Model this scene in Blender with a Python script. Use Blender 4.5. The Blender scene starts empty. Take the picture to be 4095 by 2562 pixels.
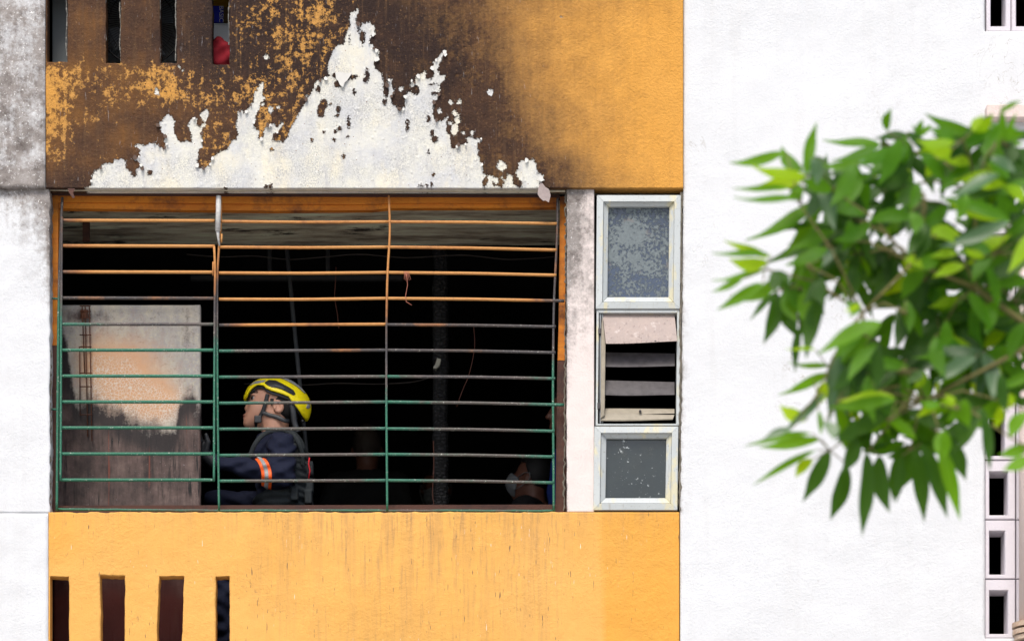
import bpy, math, random
import numpy as np
from mathutils import Vector, Matrix
R = math.radians
scene = bpy.context.scene
COL = scene.collection
random.seed(7); rng = np.random.default_rng(7)

# ------------------------------------------------------------------ camera, sky, sun, exposure
S = 850.0                 # photograph pixels per metre on the facade plane (photo 4095 x 2562)
D = 15.0                  # metres from the lens to the facade
ZC = 6.1                  # height of the picture centre on the facade
CAMZ = 1.6
cd = bpy.data.cameras.new('camera'); cam = bpy.data.objects.new('camera', cd); COL.objects.link(cam)
cam.location = (0, -D, CAMZ); cam.rotation_euler = (R(90), 0, 0)
VW = 4095 / S
cd.sensor_width = 36; cd.lens = 36 * D / VW; cd.shift_y = (ZC - CAMZ) / VW
cd.clip_start = .1; cd.clip_end = 3000
cd.dof.use_dof = True; cd.dof.focus_distance = D; cd.dof.aperture_fstop = 2.0
scene.camera = cam
SUN_EL, SUN_AZ = R(52), R(12)          # azimuth: to the left of the lens
w = bpy.data.worlds.new('World'); scene.world = w; w.use_nodes = True
wn = w.node_tree; bg = wn.nodes['Background']
sky = wn.nodes.new('ShaderNodeTexSky'); sky.sky_type = 'NISHITA'; sky.sun_disc = False
sky.sun_elevation = SUN_EL; sky.sun_rotation = R(180) + SUN_AZ; sky.dust_density = 3.0; sky.air_density = 1.0; sky.ozone_density = 1.0
wn.links.new(sky.outputs[0], bg.inputs[0]); bg.inputs[1].default_value = 0.10
sl = bpy.data.lights.new('sun', 'SUN'); sun = bpy.data.objects.new('sun', sl); COL.objects.link(sun)
sl.energy = 1.5; sl.angle = R(24); sl.color = (1, .95, .87)
ldir = Vector((math.sin(SUN_AZ) * math.cos(SUN_EL), math.cos(SUN_AZ) * math.cos(SUN_EL), -math.sin(SUN_EL)))
sun.rotation_euler = ldir.to_track_quat('-Z', 'Y').to_euler(); sun.location = (-4, -10, 20)
vs = scene.view_settings; vs.view_transform = 'Standard'; vs.look = 'None'; vs.gamma = 1; vs.use_curve_mapping = False
vs.exposure = 0.95
cy = scene.cycles; cy.max_bounces = 6; cy.diffuse_bounces = 3; cy.glossy_bounces = 3; cy.transmission_bounces = 4

# ------------------------------------------------------------------ pixel -> world
def F(sx, sy, y=0.0):
    k = (D + y) / D
    X = (sx - 2047.5) / S; Z = ZC + (1281 - sy) / S
    return (X * k, y, CAMZ + (Z - CAMZ) * k)
def PF(px, py, y=0.0): return F(px * 4095 / 2417, py * 2562 / 1512, y)

# ------------------------------------------------------------------ material builder
class NB:
    def __init__(s, name, rough=.8, spec=.3):
        s.m = bpy.data.materials.new(name); s.m.use_nodes = True; s.t = s.m.node_tree
        s.b = s.t.nodes['Principled BSDF']; s.b.inputs['Roughness'].default_value = rough
        s.b.inputs['Specular IOR Level'].default_value = spec
        s._p = None
    def n(s, t): return s.t.nodes.new('ShaderNode' + t)
    def put(s, sock, v):
        if isinstance(v, bpy.types.NodeSocket): s.t.links.new(v, sock)
        elif isinstance(v, (tuple, list)): sock.default_value = tuple(v) + ((1,) if len(v) == 3 and len(sock.default_value) == 4 else ())
        else: sock.default_value = v
    def pos(s, scale=None, obj=False, off=None):
        if obj: o = s.n('TexCoord').outputs['Object']
        else:
            if s._p is None: s._p = s.n('NewGeometry').outputs['Position']
            o = s._p
        if scale is None and off is None: return o
        mp = s.n('Mapping'); s.put(mp.inputs[0], o)
        if scale: mp.inputs['Scale'].default_value = scale
        if off: mp.inputs['Location'].default_value = off
        return mp.outputs[0]
    def noise(s, scale, detail=4, rough=.55, vec=None, dist=0):
        k = s.n('TexNoise'); k.inputs['Scale'].default_value = scale; k.inputs['Detail'].default_value = detail
        k.inputs['Roughness'].default_value = rough; k.inputs['Distortion'].default_value = dist
        s.put(k.inputs['Vector'], vec if vec is not None else s.pos()); return k.outputs['Fac']
    def vor(s, scale, feat='F1', vec=None, rnd=1):
        k = s.n('TexVoronoi'); k.feature = feat; k.inputs['Scale'].default_value = scale; k.inputs['Randomness'].default_value = rnd
        s.put(k.inputs['Vector'], vec if vec is not None else s.pos()); return k.outputs['Distance']
    def ma(s, op, a, b=0.0, clamp=False):
        k = s.n('Math'); k.operation = op; k.use_clamp = clamp; s.put(k.inputs[0], a); s.put(k.inputs[1], b); return k.outputs[0]
    def mr(s, v, a, b, c=0.0, d=1.0, smooth=False):
        k = s.n('MapRange'); k.clamp = True
        if smooth: k.interpolation_type = 'SMOOTHSTEP'
        for i, x in enumerate((v, a, b, c, d)): s.put(k.inputs[i], x)
        return k.outputs[0]
    def mix(s, f, a, b, mode='MIX'):
        k = s.n('Mix'); k.data_type = 'RGBA'; k.blend_type = mode
        s.put(k.inputs[0], f); s.put(k.inputs[6], a); s.put(k.inputs[7], b); return k.outputs[2]
    def ramp(s, f, stops):
        k = s.n('ValToRGB'); e = k.color_ramp.elements
        while len(e) < len(stops): e.new(.5)
        for q, (p, c) in zip(e, stops): q.position = p; q.color = tuple(c) + (1,)
        s.put(k.inputs[0], f); return k.outputs[0]
    def attr(s, name):
        k = s.n('Attribute'); k.attribute_name = name; return k.outputs['Fac']
    def sep(s, v):
        k = s.n('SeparateXYZ'); s.put(k.inputs[0], v); return k.outputs
    def crack(s, scale, width, mask_scale, thr=.58):
        nz = s.noise(scale, 5, .6, dist=.6)
        line = s.mr(s.ma('ABSOLUTE', s.ma('SUBTRACT', nz, .5)), 0, width, 1, 0)
        return s.ma('MULTIPLY', line, s.mr(s.noise(mask_scale, 1), thr, thr + .06))
    def done(s, col=None, bump=None, dist=.004, strength=1.0, rough=None):
        if col is not None: s.put(s.b.inputs['Base Color'], col)
        if rough is not None: s.put(s.b.inputs['Roughness'], rough)
        if bump is not None:
            k = s.n('Bump'); k.inputs['Strength'].default_value = strength; k.inputs['Distance'].default_value = dist
            s.put(k.inputs['Height'], bump); s.t.links.new(k.outputs[0], s.b.inputs['Normal'])
        return s.m
def flat(name, col, rough=.7, var=.25, scale=20, bump=0, spec=.3, metal=0):
    b = NB(name, rough, spec); nz = b.noise(scale, 5)
    c = b.mix(nz, tuple(x * (1 - var) for x in col), tuple(min(1, x * (1 + var)) for x in col))
    b.b.inputs['Metallic'].default_value = metal
    return b.done(c, nz if bump else None, bump or .002)
M = {}

def streaks(b, sx=60, sz=1.2, detail=4):          # long vertical run marks
    return b.noise(1, detail, .6, b.pos((sx, sx, sz)))
OCHRE = (.60, .315, .075); OCHRE_D = (.50, .235, .038)

def m_scorched():
    b = NB('scorched_ochre_paint', .75, .12)
    peel, cover, tone, soft = (b.attr(x) for x in ('peel', 'cover', 'tone', 'soft'))
    n1 = b.noise(38, 6, .65); n2 = b.noise(120, 5, .6); n3 = b.noise(7, 5, .6)
    st = streaks(b, 45, 2.5)
    # peel mask
    d = b.ma('ADD', peel, b.ma('ADD', b.ma('MULTIPLY', b.ma('SUBTRACT', n1, .5), 20), b.ma('MULTIPLY', b.ma('SUBTRACT', n2, .5), 26)))
    pm = b.mr(d, -1.5, 1.5)
    # flaked film: big blotches + small flakes + drips
    vo = b.vor(46, 'SMOOTH_F1')
    fl = b.ma('ADD', b.ma('MULTIPLY', n1, .55), b.ma('ADD', b.ma('MULTIPLY', b.noise(14, 6, .7), .40), b.ma('ADD', b.ma('MULTIPLY', st, .22), b.ma('MULTIPLY', n2, .18))))
    fl = b.mr(fl, .49, .87)
    hard = b.mr(b.ma('SUBTRACT', cover, fl), -.09, .08); hard = b.ma('MAXIMUM', hard, b.ma('MULTIPLY', b.mr(b.noise(210, 5, .7), .47, .62), b.mr(b.ma('SUBTRACT', cover, fl), -.30, .0, 0, .8)))
    pits = b.mr(b.ma('SUBTRACT', b.vor(70), b.ma('MULTIPLY', n1, .55)), -.02, -.08)
    hard = b.ma('MAXIMUM', hard, b.ma('MULTIPLY', pits, b.mr(cover, .18, .5)))
    sft = b.mr(b.ma('ADD', cover, b.ma('ADD', b.ma('MULTIPLY', b.ma('SUBTRACT', b.noise(10, 7, .65), .5), .62), b.ma('ADD', b.ma('MULTIPLY', b.ma('SUBTRACT', st, .5), .28), b.ma('MULTIPLY', b.ma('SUBTRACT', b.noise(55, 6, .7), .5), .5)))), .08, .95)
    film = b.mix(soft, hard, sft)
    tn = b.ma('ADD', tone, b.ma('MULTIPLY', b.ma('SUBTRACT', b.noise(9, 6, .65), .5), .9)); tn = b.ma('ADD', tn, b.ma('MULTIPLY', b.ma('SUBTRACT', st, .5), .5))
    brown = b.ramp(tn, [(0, (.25, .115, .026)), (.35, (.135, .062, .022)), (.62, (.072, .036, .020)), (1, (.028, .016, .013))])
    brown = b.mix(b.mr(st, .54, .72, 0, .40), brown, (.17, .092, .042)); brown = b.mix(b.mr(b.noise(75, 5, .75), .58, .68, 0, .55), brown, (.24, .135, .06)); brown = b.mix(b.mr(b.noise(1, 3, .6, b.pos((130, 130, 18))), .68, .72, 0, .5), brown, (.30, .29, .30))
    grime = b.mr(b.noise(24, 6, .7), .45, .8)
    oc = b.mix(n3, (.67, .335, .075), (.60, .285, .052))
    oc = b.mix(b.ma('MULTIPLY', b.mr(cover, .15, .75), .75), oc, (.47, .255, .085))
    oc = b.mix(b.ma('MULTIPLY', grime, b.mr(cover, .08, .6, .10, .6)), oc, (.23, .13, .055))
    paint = b.mix(film, oc, brown)
    # bare plaster
    pl = b.mix(b.mr(b.noise(5, 6, .7), .38, .62), (.655, .64, .56), (.53, .535, .54))
    pl = b.mix(b.mr(b.noise(6, 5, .6, b.pos((1, 1, .5), off=(3, 0, 1))), .5, .66, 0, .75), pl, (.72, .66, .50))
    gm_ = b.mr(b.noise(4, 4, .6, b.pos(None, off=(7, 0, 2))), .42, .60)
    pl = b.mix(b.ma('MULTIPLY', gm_, b.mr(b.noise(150, 4, .75), .46, .60, 0, .9)), pl, (.33, .33, .335))
    pl = b.mix(b.mr(b.noise(1, 6, .7, b.pos((26, 26, 7))), .54, .68, 0, .6), pl, (.40, .40, .41))
    pl = b.mix(b.mr(b.noise(60, 5, .7), .58, .66, 0, .55), pl, (.78, .77, .73))
    pl = b.mix(b.crack(16, .004, 3, .56), pl, (.12, .10, .08))
    pl = b.mix(b.mr(b.vor(34), .085, .06), pl, b.mix(n1, (.30, .17, .07), (.12, .08, .06)))
    col = b.mix(pm, paint, pl)
    blis = b.ma('MULTIPLY', b.mr(b.vor(30, 'SMOOTH_F1'), .05, .28, 1, 0, True), b.mr(cover, .5, .9))
    h = b.ma('ADD', b.ma('MULTIPLY', b.ma('SUBTRACT', 1.0, pm), 2.2), b.ma('ADD', b.ma('MULTIPLY', film, .25), b.ma('ADD', b.ma('MULTIPLY', blis, .7), b.ma('ADD', b.ma('MULTIPLY', b.noise(80, 5, .6), b.mr(pm, 0, 1, 2.2, .8)), b.ma('MULTIPLY', b.noise(260, 3), b.mr(pm, 0, 1, .8, .45))))))
    rg = b.mix(pm, b.mix(film, (.85,) * 3, (.68,) * 3), (.92,) * 3)
    return b.done(col, h, .0035, .9, rg)
M['scorched'] = m_scorched()

def m_ochre():
    b = NB('ochre_wall_paint', .8, .25)
    fresh = b.attr('fresh'); top = b.attr('grime')
    c = b.mix(b.noise(3, 5, .6), (.74, .405, .115), (.69, .355, .085))
    c = b.mix(fresh, c, b.mix(b.noise(8, 4), (.72, .345, .048), (.66, .30, .042)))
    c = b.mix(b.mr(b.noise(1.6, 3), .4, .62, 0, .45), c, (.66, .34, .075))
    c = b.mix(b.ma('MULTIPLY', b.mr(b.noise(1, 5, .7, b.pos((16, 16, 1.1))), .44, .66, 0, .5), top), c, (.34, .195, .09))
    st = b.noise(1, 5, .65, b.pos((70, 70, 5)))
    c = b.mix(b.ma('MULTIPLY', b.mr(st, .52, .78, 0, .75), b.ma('ADD', top, .06)), c, (.28, .17, .09))
    # thin dark run marks and white scratches
    dk = b.noise(1, 2, .5, b.pos((150, 150, 16)))
    c = b.mix(b.ma('MULTIPLY', b.mr(dk, .70, .74), b.mr(b.ma('ADD', b.noise(2.2, 2), b.ma('MULTIPLY', top, .25)), .50, .58, 0, .85)), c, (.06, .055, .055))
    wh = b.noise(1, 2, .5, b.pos((170, 170, 14), off=(5, 3, 9)))
    c = b.mix(b.ma('MULTIPLY', b.mr(wh, .73, .76), b.mr(b.noise(1.7, 1), .50, .56, 0, .8)), c, (.85, .82, .75))
    c = b.mix(b.crack(5, .0022, 1.3, .57), c, (.18, .11, .06))
    c = b.mix(b.mr(b.vor(40), .05, .03), c, (.25, .16, .07))
    rough_patch = b.mr(b.noise(2.5, 2), .38, .62, .25, 1)
    h = b.ma('ADD', b.ma('MULTIPLY', b.noise(70, 5, .6), rough_patch), b.ma('ADD', b.ma('MULTIPLY', b.noise(240, 3), .35), b.ma('MULTIPLY', b.noise(6, 3), 2.0)))
    return b.done(c, h, .006, .85)
M['ochre'] = m_ochre()

def m_white(name, base, soot=True, dirt=.25):
    b = NB(name, .85, .2)
    c = b.mix(b.noise(2, 4), base, tuple(x * .96 for x in base))
    c = b.mix(b.ma('MULTIPLY', b.mr(b.noise(45, 4, .7), .6, .8, 0, dirt), b.mr(b.noise(1.5, 2), .45, .65)), c, (.55, .53, .49))
    c = b.mix(b.mr(b.vor(26), .035, .02), c, (.35, .32, .28))
    c = b.mix(b.crack(3.2, .0026, .9, .54), c, (.42, .40, .37))
    c = b.mix(b.mr(b.noise(1, 5, .65, b.pos((9, 9, .7))), .52, .75, 0, .22), c, (.50, .49, .47))
    if soot:
        so = b.attr('soot')
        n = b.ma('ADD', b.ma('MULTIPLY', b.noise(9, 7, .7), .8), b.ma('ADD', b.ma('MULTIPLY', b.noise(50, 6, .7), .5), b.ma('MULTIPLY', streaks(b, 30, 3), .35)))
        f = b.mr(b.ma('SUBTRACT', so, b.ma('MULTIPLY', b.ma('SUBTRACT', n, .82), 2.2)), .10, .75); f = b.ma('MULTIPLY', f, b.mr(so, .03, .25))
        c = b.mix(f, c, b.ramp(b.noise(14, 6, .7), [(.25, (.07, .055, .05)), (.5, (.25, .225, .21)), (.75, (.38, .355, .34))]))
        spk = b.mr(b.noise(85, 5, .7), .60, .68)
        c = b.mix(b.ma('MULTIPLY', spk, b.mr(so, .1, .6, 0, .9)), c, (.85, .84, .82))
        c = b.mix(b.ma('MULTIPLY', b.mr(b.noise(160, 3, .6), .62, .72), b.mr(so, .02, .4, 0, .8)), c, (.14, .11, .10))
    h = b.ma('ADD', b.ma('MULTIPLY', b.noise(90, 5, .6), .8), b.ma('ADD', b.ma('MULTIPLY', b.noise(280, 3), .4), b.ma('ADD', b.ma('MULTIPLY', b.noise(5, 3), 2.5), b.mr(b.vor(55), .0, .12, .8, 0, True))))
    h = b.ma('MULTIPLY', h, b.mr(b.noise(1.3, 3), .35, .65, .45, 1.0))
    return b.done(c, h, .0055, .8)
M['white'] = m_white('white_masonry_paint', (.65, .66, .675))
M['pier'] = m_white('pinkish_white_paint', (.70, .62, .59))
M['block'] = m_white('vent_block_paint', (.66, .62, .66), False, .35)
M['pipe_paint'] = m_white('pink_pipe_paint', (.70, .58, .53), False, .3)

def m_bar():
    b = NB('burnt_bar_paint', .6, .4)
    st = b.ma('ADD', b.attr('state'), b.ma('MULTIPLY', b.ma('SUBTRACT', b.noise(30, 5, .7), .5), .75)); st = b.ma('ADD', st, b.ma('MULTIPLY', b.ma('SUBTRACT', b.noise(9, 4), .5), .25))
    c = b.ramp(b.ma('MULTIPLY', st, .5), [(0, (.028, .15, .09)), (.17, (.035, .13, .09)), (.27, (.085, .082, .070)), (.37, (.105, .085, .08)), (.5, (.055, .052, .055)), (.64, (.07, .055, .05)), (.78, (.30, .125, .045)), (.9, (.48, .21, .06)), (1, (.52, .25, .075))])
    c = b.mix(b.mr(b.noise(110, 5, .75), .60, .66, 0, .85), c, b.mix(b.mr(b.attr('state'), .9, 1.5), (.55, .56, .50), (.22, .10, .06)))
    return b.done(c, b.noise(120, 5), .003, 1)
M['bar'] = m_bar()
def m_rust(name, a, c2, dark):
    b = NB(name, .75, .3)
    c = b.mix(b.mr(b.noise(1, 6, .65, b.pos((3, 3, 30))), .3, .7), a, c2)
    c = b.mix(b.mr(b.noise(6, 6, .7), .50, .68), c, dark)
    c = b.mix(b.mr(b.noise(90, 4, .7), .58, .7, 0, .7), c, tuple(x * .5 for x in a))
    return b.done(c, b.noise(80, 5), .0025, .8)
M['rust'] = m_rust('rusty_frame_steel', (.62, .22, .020), (.40, .115, .013), (.14, .048, .02))
M['rust_dark'] = m_rust('dark_rusty_steel', (.10, .042, .028), (.06, .028, .022), (.03, .02, .02))

def m_panel():
    b = NB('scorched_sheet_metal', .6, .3)
    X, Y, Z = b.sep(b.pos())
    soot, orange, band = b.attr('soot'), b.attr('orange'), b.attr('band')
    n = b.noise(120, 5, .75); n2 = b.noise(8, 6, .65); n3 = b.noise(26, 6, .7)
    c = b.mix(b.mr(n2, .40, .60), (.44, .40, .34), (.31, .30, .30))
    c = b.mix(b.mr(n, .48, .60, 0, .75), c, b.mix(b.mr(n3, .4, .6), (.56, .50, .36), (.20, .19, .19)))
    c = b.mix(b.mr(b.noise(1, 5, .65, b.pos((22, 22, 3))), .52, .72, 0, .5), c, (.24, .23, .235))
    ow = b.ma('ADD', orange, b.ma('ADD', b.ma('MULTIPLY', b.ma('SUBTRACT', n2, .5), .8), b.ma('MULTIPLY', b.ma('SUBTRACT', n3, .5), .7)))
    c = b.mix(b.mr(ow, .10, .75, 0, .80), c, b.mix(n3, (.62, .28, .12), (.58, .37, .21)))
    cell = b.ma('ADD', b.vor(75, 'DISTANCE_TO_EDGE', b.pos(None, off=(.3, .1, 0))), b.ma('MULTIPLY', b.ma('SUBTRACT', n3, .5), .12))
    c = b.mix(b.ma('MULTIPLY', b.mr(cell, .07, .035, 0, .85), b.mr(b.ma('ADD', ow, b.attr('crack')), .75, 1.05)), c, (.62, .57, .50))
    c = b.mix(b.ma('MULTIPLY', b.mr(n, .62, .68), .7), c, (.13, .11, .10))
    jag = b.ma('ADD', b.ma('MULTIPLY', b.ma('SUBTRACT', b.noise(14, 7, .7), .5), 1.0), b.ma('ADD', b.ma('MULTIPLY', b.ma('SUBTRACT', n, .5), .55), b.ma('MULTIPLY', b.ma('SUBTRACT', b.noise(1, 4, .6, b.pos((40, 40, 5))), .5), .7)))
    s = b.mr(b.ma('ADD', soot, jag), .26, .74)
    drip = b.ma('ADD', b.ma('MULTIPLY', b.noise(1, 5, .65, b.pos((14, 14, 1.8))), .5), b.ma('MULTIPLY', b.noise(7, 7, .72), .5))
    sc = b.ramp(drip, [(.34, (.014, .010, .011)), (.45, (.05, .034, .031)), (.54, (.105, .070, .062)), (.66, (.21, .15, .13))])
    thin = b.ma('MULTIPLY', b.mr(b.noise(1, 4, .65, b.pos((48, 48, 3), off=(1, 2, 3))), .55, .61), b.mr(b.noise(4, 2), .42, .55))
    sc = b.mix(thin, sc, (.012, .010, .010))
    sc = b.mix(b.mr(b.noise(1, 3, .5, b.pos((24, 24, 1.2), off=(2, 0, 1))), .66, .72, 0, .8), sc, (.22, .055, .03))
    sc = b.mix(b.mr(b.noise(150, 4, .7), .66, .70), sc, (.40, .38, .37))
    sc = b.mix(b.mr(b.noise(16, 5, .7, b.pos(None, off=(0, 0, 4))), .68, .71), sc, (.30, .29, .31))
    red = b.mr(b.ma('ADD', Z, b.ma('MULTIPLY', b.noise(5, 4), .2)), F(0, 2320, .38)[2], F(0, 2150, .38)[2], 1, 0)
    sc = b.mix(b.ma('MULTIPLY', red, .85), sc, b.mix(b.noise(6, 5), (.19, .034, .028), (.085, .022, .019)))
    sc = b.mix(b.mr(b.ma('ADD', band, b.ma('MULTIPLY', jag, .9)), .30, .95, 0, .9), sc, (.016, .013, .014))
    c = b.mix(s, c, sc)
    return b.done(c, b.ma('ADD', n, b.ma('MULTIPLY', s, .5)), .0015, .7)
M['panel'] = m_panel()

def m_soffit():
    b = NB('peeling_sooty_ceiling_paint', .85, .2)
    st = b.noise(1, 7, .72, b.pos((2.2, 14, 10)))
    c = b.ramp(st, [(.30, (.06, .05, .04)), (.42, (.28, .235, .175)), (.54, (.52, .48, .36)), (.68, (.66, .72, .54))])
    c = b.mix(b.mr(b.noise(1, 6, .7, b.pos((3, 9, 9))), .57, .64), c, (.035, .03, .026))
    return b.done(c, st, .01, .8)
M['soffit'] = m_soffit()
def m_char():
    b = NB('charred_timber', .8, .3)
    v = b.ma('MULTIPLY', b.vor(30, 'DISTANCE_TO_EDGE', b.pos((1, 1, 1.9))), b.mr(b.noise(14, 5, .7), .3, .7, .3, 1.4))
    c = b.mix(b.mr(v, .0, .25), (.004, .004, .004), (.026, .026, .028))
    return b.done(c, v, .02, 1)
M['char'] = m_char()
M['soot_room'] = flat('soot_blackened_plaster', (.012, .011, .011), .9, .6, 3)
M['plain_room'] = flat('grey_plaster', (.30, .30, .29), .9, .15, 4)
M['slab'] = flat('concrete_slab', (.30, .29, .27), .9, .2, 6, .004)

# ------------------------------------------------------------------ object helpers
def link(name, me, parent=None, mat=None):
    o = bpy.data.objects.new(name, me); COL.objects.link(o)
    if parent is not None: o.parent = parent
    if mat is not None and me is not None: me.materials.append(M[mat] if isinstance(mat, str) else mat)
    return o
def tag(o, label=None, cat=None, group=None, kind=None):
    if label: o['label'] = label
    if cat: o['category'] = cat
    if group: o['group'] = group
    if kind: o['kind'] = kind
    return o
def thing(name, label, cat, group=None):
    return tag(link(name, None), label, cat, group)
def mesh(name, v, f, smooth=False):
    me = bpy.data.meshes.new(name); me.from_pydata([tuple(map(float, p)) for p in v], [], [tuple(map(int, q)) for q in f]); me.update()
    if smooth: me.polygons.foreach_set('use_smooth', [True] * len(me.polygons))
    return me
class MB:
    def __init__(s): s.v = []; s.f = []; s.a = []
    def add(s, v, f, a=None):
        k = len(s.v); s.v += list(v); s.f += [tuple(i + k for i in q) for q in f]; s.a += list(a) if a is not None else [0.0] * len(v); return s
    def box(s, x0, x1, y0, y1, z0, z1):
        v = [(x, y, z) for z in (z0, z1) for y in (y0, y1) for x in (x0, x1)]
        return s.add(v, [(0, 2, 3, 1), (4, 5, 7, 6), (0, 1, 5, 4), (2, 6, 7, 3), (0, 4, 6, 2), (1, 3, 7, 5)])
    def pbox(s, sx0, sx1, sy0, sy1, y0, y1):       # box whose front face covers these photo pixels
        a = F(sx0, sy1, y0); c = F(sx1, sy0, y0); return s.box(a[0], c[0], y0, y1, a[2], c[2])
    def prism(s, poly, y0, y1, back=None):         # poly in world xz
        n = len(poly); v = [(x, y0, z) for x, z in poly] + [(x, y1, z) for x, z in (back or poly)]
        return s.add(v, [tuple(range(n)), tuple(range(2 * n - 1, n - 1, -1))] + [(i, i + n, (i + 1) % n + n, (i + 1) % n) for i in range(n)])
    def pprism(s, poly, y0, y1):
        return s.prism([(F(a, b, y0)[0], F(a, b, y0)[2]) for a, b in poly], y0, y1)
    def tube(s, pts, r, n=8, a=None, flat_=1.0):
        pts = [Vector(p) for p in pts]; m = len(pts); rr = r if hasattr(r, '__len__') else [r] * m
        v = []; f = []; at = []
        up = None
        for i, p in enumerate(pts):
            t = (pts[min(i + 1, m - 1)] - pts[max(i - 1, 0)]).normalized()
            if up is None: up = t.orthogonal().normalized() if abs(t.y) > .9 else (Vector((0, 1, 0)) - t * t.y).normalized()
            up = (up - t * up.dot(t)).normalized(); sd = t.cross(up)
            for k in range(n):
                an = 2 * math.pi * k / n; v.append(p + up * math.cos(an) * rr[i] * flat_ + sd * math.sin(an) * rr[i]); at.append(a[i] if a else 0.0)
        for i in range(m - 1):
            for k in range(n): f.append((i * n + k, i * n + (k + 1) % n, (i + 1) * n + (k + 1) % n, (i + 1) * n + k))
        f.append(tuple(range(n - 1, -1, -1))); f.append(tuple(range((m - 1) * n, m * n)))
        return s.add(v, f, at)
    def build(s, name, mat, parent=None, smooth=False, attr=None, bevel=0):
        me = mesh(name, s.v, s.f, smooth)
        if attr: me.attributes.new(attr, 'FLOAT', 'POINT').data.foreach_set('value', s.a)
        o = link(name, me, parent, mat)
        if bevel:
            md = o.modifiers.new('bevel', 'BEVEL'); md.width = bevel; md.segments = 2; md.limit_method = 'ANGLE'; md.angle_limit = R(40)
        return o
def lerp(a, b, t): return tuple(p + (q - p) * t for p, q in zip(a, b))
def vnoise(x, y, sc, seed=0, oct=3):
    g = np.random.default_rng(seed).random((256, 256)); tot = 0; amp = 1; s_ = 0
    for o in range(oct):
        u = x / sc * 2 ** o + 17.3 * o; v = y / sc * 2 ** o + 5.1 * o
        i = np.floor(u).astype(int); j = np.floor(v).astype(int); fu = u - i; fv = v - j
        fu = fu * fu * (3 - 2 * fu); fv = fv * fv * (3 - 2 * fv)
        q = lambda a, b: g[a % 256, b % 256]
        tot = tot + amp * ((q(i, j) * (1 - fu) + q(i + 1, j) * fu) * (1 - fv) + (q(i, j + 1) * (1 - fu) + q(i + 1, j + 1) * fu) * fv); s_ += amp; amp *= .5
    return tot / s_

def sheet(name, sx0, sx1, sy0, sy1, step, y=0.0, depth=.12, holes=(), attrs=(), disp=None, warp=None, mat=None, parent=None):
    """a wall face as a fine sheet with openings, its edges carried back by the wall's thickness"""
    ex = [sx0, sx1] + [h[i] for h in holes for i in (0, 1)]; ey = [sy0, sy1] + [h[i] for h in holes for i in (2, 3)]
    def lines(a, b, e):
        g = np.linspace(a, b, max(2, int(round((b - a) / step)) + 1)); e = [q for q in e if a <= q <= b]
        g = [q for q in g if min(abs(q - k) for k in e) > step * .5]; return np.array(sorted(set(g + e)))
    xs = lines(sx0, sx1, ex); ys = lines(sy0, sy1, ey); nx, ny = len(xs), len(ys)
    GX, GY = np.meshgrid(xs, ys)
    WX, WY = (warp(GX, GY) if warp else (GX, GY))
    dy = disp(GX, GY) if disp else np.zeros_like(GX)
    V = np.stack([(WX - 2047.5) / S * (D + y) / D, y + dy, CAMZ + (ZC + (1281 - WY) / S - CAMZ) * (D + y) / D], -1).reshape(-1, 3)
    cx = (xs[:-1] + xs[1:]) / 2; cy = (ys[:-1] + ys[1:]) / 2; CX, CY = np.meshgrid(cx, cy)
    keep = np.ones_like(CX, bool)
    for h in holes: keep &= ~((CX > h[0]) & (CX < h[1]) & (CY > h[2]) & (CY < h[3]))
    idx = np.arange(nx * ny).reshape(ny, nx)
    q = np.stack([idx[:-1, :-1], idx[1:, :-1], idx[1:, 1:], idx[:-1, 1:]], -1)[keep]
    ed = np.concatenate([q[:, [0, 1]], q[:, [1, 2]], q[:, [2, 3]], q[:, [3, 0]]])
    key = np.sort(ed, 1); k1 = key[:, 0].astype(np.int64) * (nx * ny) + key[:, 1]
    u, inv, cnt = np.unique(k1, return_inverse=True, return_counts=True); be = ed[cnt[inv] == 1]
    bv = np.unique(be); mp = {int(a): nx * ny + i for i, a in enumerate(bv)}
    B = V[bv].copy(); B[:, 1] = y + depth
    faces = q.tolist() + [(int(b_), int(a_), mp[int(a_)], mp[int(b_)]) for a_, b_ in be]
    me = bpy.data.meshes.new(name); me.from_pydata(np.concatenate([V, B]).tolist(), [], faces); me.update()
    for an, fn in attrs:
        val = fn(GX, GY).reshape(-1); val = np.concatenate([val, val[bv]])
        me.attributes.new(an, 'FLOAT', 'POINT').data.foreach_set('value', val.astype(np.float32))
    sm = np.zeros(len(me.polygons), bool); sm[:len(q)] = True; me.polygons.foreach_set('use_smooth', sm)
    return link(name, me, parent, mat)

# ------------------------------------------------------------------ ground
def m_ground():
    b = NB('worn_concrete_forecourt', .9, .2)
    c = b.mix(b.noise(.6, 6), (.46, .45, .43), (.38, .375, .36))
    c = b.mix(b.mr(b.noise(6, 6), .5, .8), c, (.30, .295, .285))
    return b.done(c, b.noise(60, 4), .004)
g = MB().add([(-400, -400, 0), (400, -400, 0), (400, 400, 0), (-400, 400, 0)], [(0, 1, 2, 3)]).build('ground', m_ground()); tag(g, kind='structure')

# ------------------------------------------------------------------ the building
bld = thing('apartment_building', 'fire damaged flat block facade painted white and ochre with soot and peeled plaster', 'building')

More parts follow.
